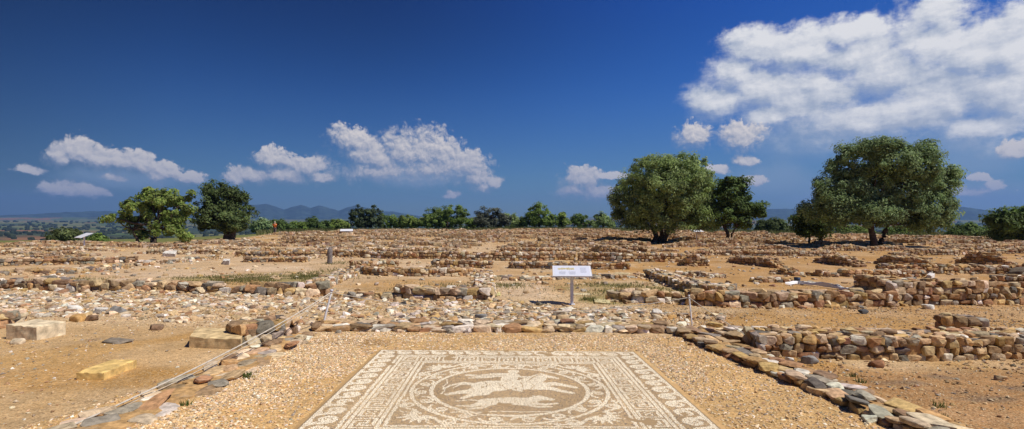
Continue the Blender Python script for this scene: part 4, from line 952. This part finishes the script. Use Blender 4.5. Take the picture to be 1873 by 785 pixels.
def ray(px, py, y): return np.array([(px-CX)/F*y, y, (HY-py)/F*y])
rope('long pale rope sagging over the sunken flagstones to the lower frame edge', pa, ray(-60, 862, 3.35), .10, .0085)
rope('slack second rope strand hanging close under the long one', pa+np.array([0, 0, -.03]), ray(-60, 866, 3.37), .125, .004)
rope('slack rope crossing behind the court between its two posts', pa, pb, .30, .0065)
rope('rope dropping from the thin post across the rusty earth to the frame corner', pb, ray(2010, 828, 4.1), .30, .0065)

# ------------------------------------------------------------------ sheeting and container among the walls
def sheeting():
    pts = [(1436, 522), (1460, 521), (1490, 524), (1520, 528), (1545, 532), (1562, 535)]
    P = np.array(at_many(pts)); Q, s, L = resample(P[:, :2], .1); n = len(Q); T = np.gradient(Q, axis=0); T /= np.hypot(T[:, 0], T[:, 1])[:, None]; Nn = np.stack([-T[:, 1], T[:, 0]], 1)
    m = 10; V = []
    for j in range(m):
        o = (j/(m-1)-.5)*np.clip(.05+.09*np.sin(s*2.3)+.08*np.sin(s*5.1+1), .015, 1)*np.clip(np.minimum(s, L-s)*1.5, .05, 1); x = Q+Nn*o[:, None]; V.append(np.c_[x, H(x[:, 0], x[:, 1])+.02+.16*fbm(s*2.4, np.full(n, j*.7), 3)*(1-(2*j/(m-1)-1)**2)+.04*fbm(s*7, np.full(n, j*1.9), 2)])
    V = np.array(V); i = np.arange(m-1)[:, None]*n; j = np.arange(n-1)[None]; F4 = np.stack([i+j, i+j+1, i+n+j+1, i+n+j], -1).reshape(-1, 4)
    Vt = V.reshape(-1, 3); Vb = Vt.copy(); Vb[:, 2] -= .004
    tag(npmesh('protective_sheeting', np.concatenate([Vt, Vb]), np.concatenate([F4, F4[:, ::-1]+len(Vt)]), M_SHEET, smooth=True), 'crumpled white sheeting strip lying along the foot of walls', 'sheeting')
    x, y, z = at(1458, 518); a = Acc(); hh = .2
    prof = [(0, .085), (.02, .09), (.15, .105), (.2, .108), (.2, .098), (.04, .08)]
    add_tube(a, np.array([(0, 0, q[0]) for q in prof]), [q[1] for q in prof], (1, 1, 1), 14)
    o = a.build('bucket', M_BLUE, smooth=True); o.location = (x, y, z); tag(o, 'small dark blue bucket standing on the white sheeting', 'bucket')
sheeting()

# ------------------------------------------------------------------ trees
def crown_mesh(name, lobes, n, lsz, cols, parent, rc=.55, asp=.42, shell=.55, upb=.5, seed=0):
    """lobes: (centre xyz, radii xyz); leaves sit in small clumps spread over the shells of the lobes"""
    rg = np.random.default_rng(seed+100); vol = np.array([l[1][0]*l[1][2] for l in lobes]); pr = vol/vol.sum(); C = []; out = []
    nc = max(8, int(n/70)); li = rg.choice(len(lobes), nc, p=pr)
    Cn = np.array([lobes[i][0] for i in li]); Rn = np.array([lobes[i][1] for i in li])
    d = rg.normal(size=(nc, 3)); d /= np.linalg.norm(d, axis=1)[:, None]
    rad = (shell+(1-shell)*rg.random(nc))*(1+.08*rg.normal(size=nc)); cc = Cn+d*Rn*rad[:, None]; cr = rc*(.55+.9*rg.random(nc)); tone = .72+.56*rg.random(nc)
    k = rg.integers(0, nc, n); u = rg.normal(size=(n, 3)); u /= np.linalg.norm(u, axis=1)[:, None]; rr = rg.random(n)**.45
    pos = cc[k]+u*(cr[k]*rr)[:, None]*np.array([1, 1, .8])
    # leaf frame: roughly facing outwards and up, with scatter
    nrm = u*.5+d[k]*.8+np.array([0, 0, upb])+rg.normal(0, .36, (n, 3)); nrm /= np.linalg.norm(nrm, axis=1)[:, None]
    ax = np.cross(nrm, rg.normal(size=(n, 3))); ax /= np.linalg.norm(ax, axis=1)[:, None]; ay = np.cross(nrm, ax)
    s = lsz*(.6+.8*rg.random(n)); a_, b_ = (ax*(s*.5)[:, None]), (ay*(s*.5*asp)[:, None]); bend = nrm*(s*.12)[:, None]
    V = np.stack([pos-a_-bend, pos+b_, pos+a_-bend, pos-b_], 1).reshape(-1, 3)
    Q = np.arange(n*4).reshape(-1, 4)
    pal = np.array(cols); c = pal[rg.integers(0, len(pal), n)]*(1.85*tone[k]*(.8+.4*rg.random(n)))[:, None]
    return npmesh(name, V, Q, M_LEAF, parent, np.repeat(c, 4, 0))
def tree(label, base, lobes_px, n, lsz, cols, trunks, group=None, cat='tree', name='tree', rc=.55, asp=.42, shell=.55, D=None, zoff=0, depthk=.9, seed=0, limbs=True, upb=.5):
    """base: photograph pixel of the trunk foot (or None with D and a column); lobes in photograph pixels (cx, cy, rx, ry)"""
    if D is None: x, y, z = at(*base)
    else: y = D; x = (base[0]-CX)/F*D; z = h1(x, y)
    root = empty(name, (x, y, z)); tag(root, label, cat, group); k = y/F; rg = random.Random(seed)
    L = []
    for (cx, cy, rx, ry) in lobes_px:
        r3 = np.array([rx*k, (rx*.5+ry*.5)*k*depthk, ry*k]); dy = rg.uniform(-1, 1)*.35*max(l[2] for l in lobes_px)*k*(.3 if len(lobes_px) < 3 else 1)
        L.append((np.array([(cx-CX)*k-x, dy, (HY-cy)*k-z]), r3))
    crown_mesh('crown', L, n, lsz, cols, root, rc, asp, shell, upb, seed)
    acc = Acc()
    for tr in trunks:
        P = np.array([((px-CX)*k-x, rg.uniform(-.15, .15)*i, (HY-py)*k-z) for i, (px, py, _) in enumerate(tr)]); R = np.array([t[2]*k for t in tr]); P[0, 2] = min(P[0, 2], 0)-.15
        t = np.linspace(0, 1, len(P)); tt = np.linspace(0, 1, len(P)*4); PP = np.stack([np.interp(tt, t, P[:, i]) for i in range(3)], 1); PP[1:-1] += RNG.normal(0, .03, PP[1:-1].shape); RR = np.interp(tt, t, R); RR[0] *= 1.35
        add_tube(acc, PP, RR, (1, 1, 1), 10, .25)
        if limbs:
            for (c, r3) in L:
                if rg.random() < .8:
                    mid = P[-1]*.45+c*.55+np.array([0, 0, -.12*r3[2]]); add_tube(acc, np.array([P[-1], (P[-1]+mid)/2+RNG.normal(0, .08, 3), mid, c+np.array([0, 0, .3*r3[2]])]), [R[-1]*.75, R[-1]*.55, R[-1]*.38, R[-1]*.12], (1, 1, 1), 7, .2)
    if trunks: acc.build('trunk', M_BARK, root, True)
    return root
OLIVE = [(0.129, 0.18, 0.077), (0.146, 0.2, 0.09), (0.103, 0.15, 0.065), (0.181, 0.235, 0.113)]
OLIVE2 = [(0.146, 0.195, 0.068), (0.163, 0.215, 0.077), (0.116, 0.16, 0.059), (0.198, 0.245, 0.104)]
GREEN = [(.11, .155, .035), (.14, .185, .045), (.085, .125, .03), (.17, .20, .06)]
DGREEN = [(.07, .11, .03), (.085, .125, .038), (.055, .085, .026)]
LIME = [(.10, .15, .03), (.085, .125, .028), (.13, .18, .045)]
tree('round dense olive tree with a dome crown and several short trunks', (1209, 444),
     [(1217, 335, 76, 52), (1165, 365, 46, 50), (1270, 358, 46, 54), (1218, 388, 84, 36), (1148, 386, 30, 34), (1292, 388, 28, 34), (1290, 345, 24, 30), (1195, 312, 40, 30), (1245, 312, 40, 30), (1217, 350, 60, 48)], 72000, .24, OLIVE2,
     [[(1198, 444, 6), (1200, 430, 4.5), (1192, 405, 4)], [(1213, 444, 5), (1217, 432, 4.5), (1226, 405, 4)], [(1206, 441, 3.5), (1210, 428, 3.5), (1212, 400, 3)]], cat='olive tree', name='olive_tree', rc=.5, seed=1, shell=.7)
tree('large spreading olive with billowing grey-green boughs and a forked trunk', (1602, 454),
     [(1575, 300, 50, 42), (1555, 345, 55, 44), (1620, 295, 40, 36), (1670, 305, 36, 38), (1650, 350, 55, 45), (1715, 335, 42, 30), (1530, 382, 42, 34), (1585, 386, 55, 30), (1662, 390, 60, 28), (1715, 380, 36, 36), (1740, 315, 18, 14), (1600, 270, 36, 18), (1690, 275, 16, 16), (1510, 350, 22, 22), (1706, 412, 30, 16), (1600, 345, 50, 45), (1490, 385, 18, 18)], 95000, .22, OLIVE,
     [[(1596, 454, 7), (1598, 438, 5.5), (1588, 405, 4.5)], [(1606, 454, 6), (1616, 436, 4.5), (1632, 400, 4)]], cat='olive tree', name='olive_tree', rc=.48, seed=2, shell=.62)
tree('dark green tree with ragged boughs tucked behind the round olive', (1333, 444),
     [(1335, 352, 26, 26), (1350, 375, 32, 26), (1322, 385, 28, 28), (1375, 385, 26, 14), (1345, 405, 36, 14), (1325, 335, 14, 10), (1352, 334, 14, 12), (1395, 378, 10, 7)], 15000, .27, DGREEN,
     [[(1333, 444, 4.2), (1330, 430, 3.2), (1327, 410, 3)], [(1335, 438, 2), (1340, 427, 1.6), (1345, 415, 1.2)]], name='broadleaf_tree', rc=.45, asp=.55, seed=3)
tree('small dark green tree growing against the flank of the large olive', (1490, 446),
     [(1470, 398, 22, 18), (1492, 410, 26, 20), (1470, 418, 20, 14), (1505, 395, 18, 20)], 9000, .26, GREEN[:1]+DGREEN,
     [[(1481, 446, 2.2), (1480, 430, 1.8)], [(1500, 446, 4), (1502, 430, 3), (1505, 410, 2.5)]], name='broadleaf_tree', rc=.45, asp=.55, seed=4)
tree('open light green tree with gaps in its crown beside the valley', (282, 448),
     [(245, 380, 34, 22), (285, 365, 40, 22), (320, 385, 30, 26), (275, 400, 44, 20), (225, 400, 26, 14), (250, 425, 18, 16), (320, 415, 30, 16), (340, 432, 14, 10), (265, 352, 16, 10), (300, 348, 16, 9), (335, 360, 14, 12), (212, 398, 14, 7)], 10500, .27, GREEN,
     [[(282, 448, 6), (283, 434, 4.6), (288, 418, 4)], [(253, 447, 3.2), (252, 436, 2.6), (246, 420, 2)]], name='broadleaf_tree', rc=.42, asp=.6, seed=5, shell=.5)
tree('dense dark tree with a thick short trunk next to the open green tree', (421, 443),
     [(405, 360, 36, 24), (430, 385, 34, 28), (385, 385, 32, 28), (405, 400, 44, 22), (440, 405, 24, 18), (385, 345, 20, 14), (420, 350, 16, 14), (370, 410, 16, 12), (447, 358, 7, 8)], 19000, .25, [(.06, .09, .03), (.075, .105, .035), (.05, .07, .025), (.09, .115, .042)],
     [[(414, 443, 8), (418, 428, 6.5), (405, 408, 5)], [(424, 443, 7), (424, 428, 5), (432, 405, 4)]], name='broadleaf_tree', rc=.45, asp=.5, seed=6)
tree('broad dark tree cut by the frame edge beyond the ruins', (1852, 444),
     [(1835, 408, 28, 22), (1870, 402, 36, 24), (1850, 428, 36, 14), (1910, 410, 34, 30), (1815, 400, 12, 10)], 14000, .28, DGREEN+GREEN[2:3], [[(1850, 444, 4), (1852, 425, 3)], [(1880, 446, 4), (1882, 425, 3)]], name='broadleaf_tree', rc=.5, asp=.55, seed=7)
tree('low rounded dark shrub between the large olive and the frame edge', (1772, 440),
     [(1765, 425, 34, 16), (1790, 428, 22, 12), (1745, 430, 18, 10)], 8000, .3, DGREEN+GREEN[:1], [], name='shrub', cat='shrub', rc=.5, asp=.6, seed=8, D=62)
tree('olive-green shrub at the valley edge left of the small sign', (122, 446), [(118, 432, 22, 13), (130, 430, 16, 11), (104, 436, 9, 8)], 5500, .24, [(.08, .10, .04), (.10, .12, .045), (.06, .08, .03)], [], name='shrub', cat='shrub', rc=.4, asp=.6, seed=9, D=50)
tree('small bright shrub at the valley edge right of the small sign', (180, 446), [(176, 437, 13, 8), (190, 440, 9, 5), (168, 440, 8, 6)], 2600, .22, LIME, [], name='shrub', cat='shrub', rc=.35, asp=.6, seed=10, D=52)
# the band of trees behind the crest, one by one
BACK = [
    ('small olive-green shrub beside the dense tree', (478, 0), 84, [(478, 412, 14, 9), (470, 417, 10, 7)], OLIVE), ('dark bush right behind the person in orange', (515, 0), 86, [(508, 413, 16, 11), (525, 416, 14, 9)], DGREEN),
    ('bright green shrub right of the person in orange', (540, 0), 90, [(538, 414, 14, 8), (552, 416, 10, 7)], LIME), ('dark rounded shrub left of the dark back tree', (578, 0), 98, [(574, 410, 16, 11), (592, 413, 14, 9)], DGREEN),
    ('low green shrub at the foot of the dark back tree', (618, 0), 100, [(614, 411, 16, 8), (628, 412, 12, 8)], GREEN), ('dark upright tree with twin tops, tallest left of centre in the band', (668, 0), 101, [(655, 396, 16, 18), (680, 394, 16, 17), (668, 404, 28, 13)], [(.05, .07, .032), (.065, .085, .04), (.04, .055, .028)]),
    ('light green low tree right of the twin-topped tree', (714, 0), 104, [(708, 405, 18, 12), (728, 407, 16, 10)], LIME), ('green shrub before the broad back tree', (750, 0), 103, [(746, 405, 16, 11), (764, 408, 14, 9)], GREEN),
    ('broad green tree with a rounded crown in the back band', (818, 0), 104, [(800, 398, 22, 18), (832, 394, 26, 18), (815, 406, 44, 12), (785, 404, 18, 12)], GREEN[:3]+DGREEN[:1]), ('yellow-green shrub between broad tree and grey-green shrub', (866, 0), 108, [(864, 407, 12, 9)], LIME),
    ('grey-green rounded olive shrub in the back band', (900, 0), 103, [(893, 396, 20, 18), (912, 403, 20, 13), (882, 405, 16, 11)], [(.075, .085, .06), (.09, .10, .07), (.06, .068, .05)]), ('pale green tree leaning on the grey-green shrub', (935, 0), 107, [(930, 402, 14, 12), (945, 408, 10, 8)], OLIVE2),
    ('fresh green pointed tree, tallest right of centre in the band', (985, 0), 106, [(982, 385, 16, 13), (990, 398, 26, 14), (970, 405, 20, 10), (1002, 406, 16, 10)], LIME+GREEN[:1]), ('slim young tree alone between pointed tree and round olive', (1028, 0), 106, [(1028, 397, 7, 8), (1029, 407, 10, 7)], GREEN),
    ('small dark green tree, second before the round olive', (1060, 0), 108, [(1057, 401, 13, 10), (1066, 408, 14, 7)], DGREEN+GREEN[:1]), ('dull green tree just left of the round olive', (1103, 0), 108, [(1100, 402, 14, 11), (1112, 407, 14, 8), (1088, 408, 10, 6)], OLIVE2),
    ('dark green hedge-like shrub seen under the round olive', (1290, 0), 96, [(1290, 412, 24, 10), (1270, 414, 16, 7)], DGREEN), ('olive-green shrub right of the dark tree', (1418, 0), 84, [(1412, 412, 20, 14), (1432, 418, 14, 9), (1396, 418, 12, 9)], [(.06, .085, .03), (.075, .10, .035)]),
    ('green shrub glimpsed between the trunks of the large olive', (1560, 0), 72, [(1556, 421, 20, 9), (1580, 424, 16, 7)], GREEN), ('bright shrub glimpsed right of the large olive trunk', (1640, 0), 70, [(1640, 424, 18, 8), (1664, 427, 16, 7)], GREEN[:1]+LIME)]
for i, (lab, b, D, lob, cols) in enumerate(BACK):
    area = sum(l[2]*l[3] for l in lob); bot = max(l[1]+l[3] for l in lob)
    k = D/F; lob = [(a_, b_, c_*1.2, d_*1.08) for a_, b_, c_, d_ in lob]
    tree(lab, b, lob, int(2200+area*7), .34, cols, [[(b[0], 424, 2.5), (b[0]+1, bot-4, 2), (b[0], lob[0][1], 1.2)]], group='trees behind the crest of the ruins', name='broadleaf_tree' if 'tree' in lab else 'shrub', cat='tree' if 'tree' in lab else 'shrub', rc=.55, asp=.6, seed=30+i, D=D, limbs=False)

# ------------------------------------------------------------------ grass on the crest and in the rooms; far groves
def grass():
    n = 60000; az = RNG.uniform(-.80, .80, n); px = CX+F*np.tan(az); y = np.interp(px, E_PX, E_D)+RNG.normal(9, 6, n); x = np.tan(az)*y
    ok = (np.hypot(x, y)-edge_r(x, y) > -1.5) & (fbm(x*.25, y*.25, 2) > .4) & (CX+F*x/y > 470); x, y = x[ok], y[ok]
    def blades(x, y, h, wd, cols):
        n = len(x); z = H(x, y); a = RNG.random(n)*6.3; hh = h*(.5+RNG.random(n)); dx, dy = np.cos(a)*wd, np.sin(a)*wd; lx, ly = RNG.normal(0, .3, n)*hh, RNG.normal(0, .3, n)*hh
        V = np.stack([np.c_[x-dx, y-dy, z-.01], np.c_[x+dx, y+dy, z-.01], np.c_[x+lx, y+ly, z+hh]], 1).reshape(-1, 3); c = np.array(cols)[RNG.integers(0, len(cols), n)]*(.7+.6*RNG.random((n, 1)))
        return V, np.arange(n*3).reshape(-1, 3), np.repeat(c, 3, 0)
    V, T, c = blades(x, y, .5, .05, [(.14, .16, .05), (.20, .20, .08), (.10, .13, .04), (.26, .24, .11)])
    tag(npmesh('crest_grass', V, T, M_GRASS, cols=c), 'long grass growing along the crest behind the ruins', 'grass', kind='stuff')
    X, Y = [], []
    for (px, py, rx, ry, m) in [(455, 512, 160, 9, 4200), (590, 503, 70, 12, 2600), (100, 515, 90, 6, 900), (800, 528, 90, 10, 1200), (1150, 530, 110, 14, 2600), (1090, 549, 45, 4, 900), (930, 522, 40, 7, 500), (745, 500, 60, 5, 600), (1560, 545, 60, 3, 300), (890, 540, 20, 4, 200), (620, 482, 40, 4, 500)]:
        cx, cy, _ = at(px, py); x1 = at(px+rx, py)[0]; y1 = at(px, py-ry)[1]; X.append(cx+RNG.normal(0, .5, m)*(x1-cx)); Y.append(cy+RNG.normal(0, .5, m)*(y1-cy))
    x = np.concatenate(X); y = np.concatenate(Y); ok = fbm(x*1.1, y*1.1, 3) > .46; x, y = x[ok], y[ok]
    V, T, c = blades(x, y, .07, .012, [(.20, .20, .07), (.28, .25, .10), (.15, .17, .05)])
    tag(npmesh('room_grass', V, T, M_GRASS, cols=c), 'thin dry grass in patches on the room floors', 'grass', kind='stuff')
    # tufts by the kerb
    X = []; 
    for px, py in [(452, 690), (455, 686), (1575, 700), (1720, 745), (1727, 770), (1722, 768), (455, 692), (340, 742), (1560, 690)]: X += [at(px, py)[:2]]*28
    X = np.array(X)+RNG.normal(0, .025, (len(X), 2)); V, T, c = blades(X[:, 0], X[:, 1], .05, .006, [(.08, .13, .03), (.12, .16, .04)])
    tag(npmesh('kerb_weeds', V, T, M_GRASS, cols=c), 'tiny green weeds sprouting beside the flagstone kerbs', 'grass', kind='stuff')
grass()
def groves():
    n = 9000; az = np.radians(RNG.uniform(-50, 50, n)); r = 180*np.exp(RNG.random(n)*3.1); x, y = r*np.sin(az), r*np.cos(az)
    ok = fbm(x/160.+7, y/160.+3, 3) > .47; x, y, r = x[ok], y[ok], r[ok]; n = len(x); s = 2.2+2.2*RNG.random(n)+r*.0009
    acc = Acc(); col = np.array([(.05, .07, .035), (.065, .085, .04), (.08, .095, .05)])[RNG.integers(0, 3, n)]
    add_stones(acc, 1, np.c_[x, y, H(x, y)+s*.55], np.c_[s, s, s*.75], RNG.random(n)*6.3, col, .1)
    tag(acc.build('olive_groves', M_LEAF), 'olive groves dotted over the far valley', 'groves', kind='stuff')
groves()

# ------------------------------------------------------------------ person
def person():
    px, py = 503, 430; D = 69.; x = (px-CX)/F*D; z = (HY-py)/F*D
    z = max(h1(x, D), z)
    root = empty('person', (x, D, z), math.radians(-18)); tag(root, 'person in an orange shirt and grey trousers holding a camera up to the face', 'person')
    def skin(nm, V, E, R, m, parent=root, rooti=0):
        bm = bmesh.new(); lay = bm.verts.layers.skin.verify(); vs_ = [bm.verts.new(v) for v in V]
        for a, b in E: bm.edges.new((vs_[a], vs_[b]))
        for i, v in enumerate(vs_):
            r = R[i]; v[lay].radius = (r if isinstance(r, tuple) else (r, r)); v[lay].use_root = (i == rooti)
        me = bpy.data.meshes.new(nm); bm.to_mesh(me); bm.free(); me.materials.append(m)
        o = bpy.data.objects.new(nm, me); COL.objects.link(o); o.parent = parent
        s = o.modifiers.new('skin', 'SKIN'); s.use_smooth_shade = True; q = o.modifiers.new('sub', 'SUBSURF'); q.levels = 1; q.render_levels = 1
        return o
    sk = flat('skin', (.52, .33, .24), .6, 40, .08); sh = flat('orange_cloth', (.80, .19, .03), .85, 20, .1); tr = flat('grey_cloth', (.15, .13, .125), .9, 20, .1); hr = flat('pale_cap', (.6, .55, .47), .8, 30, .1); bl = flat('black_plastic', (.03, .03, .03), .4); shoe = flat('pale_shoe', (.45, .42, .38), .7)
    # joints: pelvis 0, waist 1, chest 2, neck 3, head 4,5 ; legs ; arms folded up to the face (facing -y)
    V = [(0, 0, .95), (0, 0, 1.12), (0, 0, 1.34), (0, -.01, 1.50), (0, -.03, 1.60), (0, -.03, 1.71),
         (-.10, 0, .90), (-.12, -.02, .50), (-.13, .02, .09), (-.14, -.12, .04), (.10, 0, .90), (.12, -.02, .50), (.13, .02, .09), (.14, -.12, .04),
         (-.19, 0, 1.42), (-.34, -.12, 1.26), (-.12, -.24, 1.50), (-.06, -.25, 1.57), (.19, 0, 1.42), (.37, -.10, 1.30), (.14, -.24, 1.52), (.07, -.25, 1.58)]
    E = [(0, 1), (1, 2), (2, 3), (3, 4), (4, 5), (0, 6), (6, 7), (7, 8), (8, 9), (0, 10), (10, 11), (11, 12), (12, 13), (2, 14), (14, 15), (15, 16), (16, 17), (2, 18), (18, 19), (19, 20), (20, 21)]
    R = [(.15, .11), (.135, .10), (.16, .115), .06, .085, .075, .085, .06, .042, .035, .085, .06, .042, .035, .06, .045, .033, .035, .06, .045, .033, .035]
    skin('body', V, E, R, sk)
    skin('shirt', [(0, 0, .92), (0, 0, 1.13), (0, 0, 1.35), (0, -.005, 1.47), (-.2, 0, 1.42), (-.33, -.105, 1.275), (.2, 0, 1.42), (.355, -.09, 1.31)], [(0, 1), (1, 2), (2, 3), (2, 4), (4, 5), (2, 6), (6, 7)], [(.18, .14), (.17, .13), (.185, .14), .08, .085, .066, .085, .066], sh)
    skin('trousers', [(0, 0, .95), (-.1, 0, .88), (-.12, -.02, .5), (-.13, .02, .12), (.1, 0, .88), (.12, -.02, .5), (.13, .02, .12)], [(0, 1), (1, 2), (2, 3), (0, 4), (4, 5), (5, 6)], [(.165, .125), .11, .085, .065, .11, .085, .065], tr)
    a = Acc(); V_, F_ = ico(2); V_ = V_*np.array([.10, .115, .075])+np.array([0, -.025, 1.735]); a.add(V_, F_, (1, 1, 1)); a.build('cap', hr, root, True)
    a = Acc(); box_acc(a, Matrix.Identity(4), .15, .07, .09, (1, 1, 1), (0, -.235, 1.64)); add_tube(a, np.array([(0, -.27, 1.64), (0, -.36, 1.64)]), .035, (1, 1, 1), 10); 
    o = a.build('camera_held', bl); o.location = root.location; o.rotation_euler = root.rotation_euler; tag(o, 'small black camera held to the face by the person in orange', 'camera')
    for sx in (-.14, .14):
        a = Acc(); V_, F_ = ico(2); a.add(V_*np.array([.055, .14, .05])+np.array([sx, -.05, .045]), F_, (1, 1, 1)); a.build('shoe', shoe, root, True)
person()

# ------------------------------------------------------------------ air
def haze():
    lo, hi = (-9500, -700, -140), (9500, 10200, 420)
    V = np.array([[a, b, c] for c in (lo[2], hi[2]) for b in (lo[1], hi[1]) for a in (lo[0], hi[0])])
    Q = np.array([[0, 2, 3, 1], [4, 5, 7, 6], [0, 1, 5, 4], [2, 6, 7, 3], [0, 4, 6, 2], [1, 3, 7, 5]])
    m = bpy.data.materials.new('air'); m.use_nodes = True; nt = m.node_tree; nt.nodes.clear()
    out = nt.nodes.new('ShaderNodeOutputMaterial'); v = nt.nodes.new('ShaderNodeVolumePrincipled'); nt.links.new(v.outputs[0], out.inputs['Volume'])
    v.inputs['Density'].default_value = 1.1e-4; v.inputs['Color'].default_value = (.24, .48, 1.0, 1); v.inputs['Anisotropy'].default_value = .1
    o = npmesh('haze', V, Q, m); tag(o, 'thin blue summer haze over the valley', 'haze', kind='stuff')
HAZE = True
if HAZE: haze()
sc.cycles.max_bounces = 6; sc.cycles.diffuse_bounces = 3; sc.cycles.glossy_bounces = 2; sc.cycles.transmission_bounces = 3; sc.cycles.volume_bounces = 0; sc.cycles.transparent_max_bounces = 4
sc.cycles.use_denoising = True
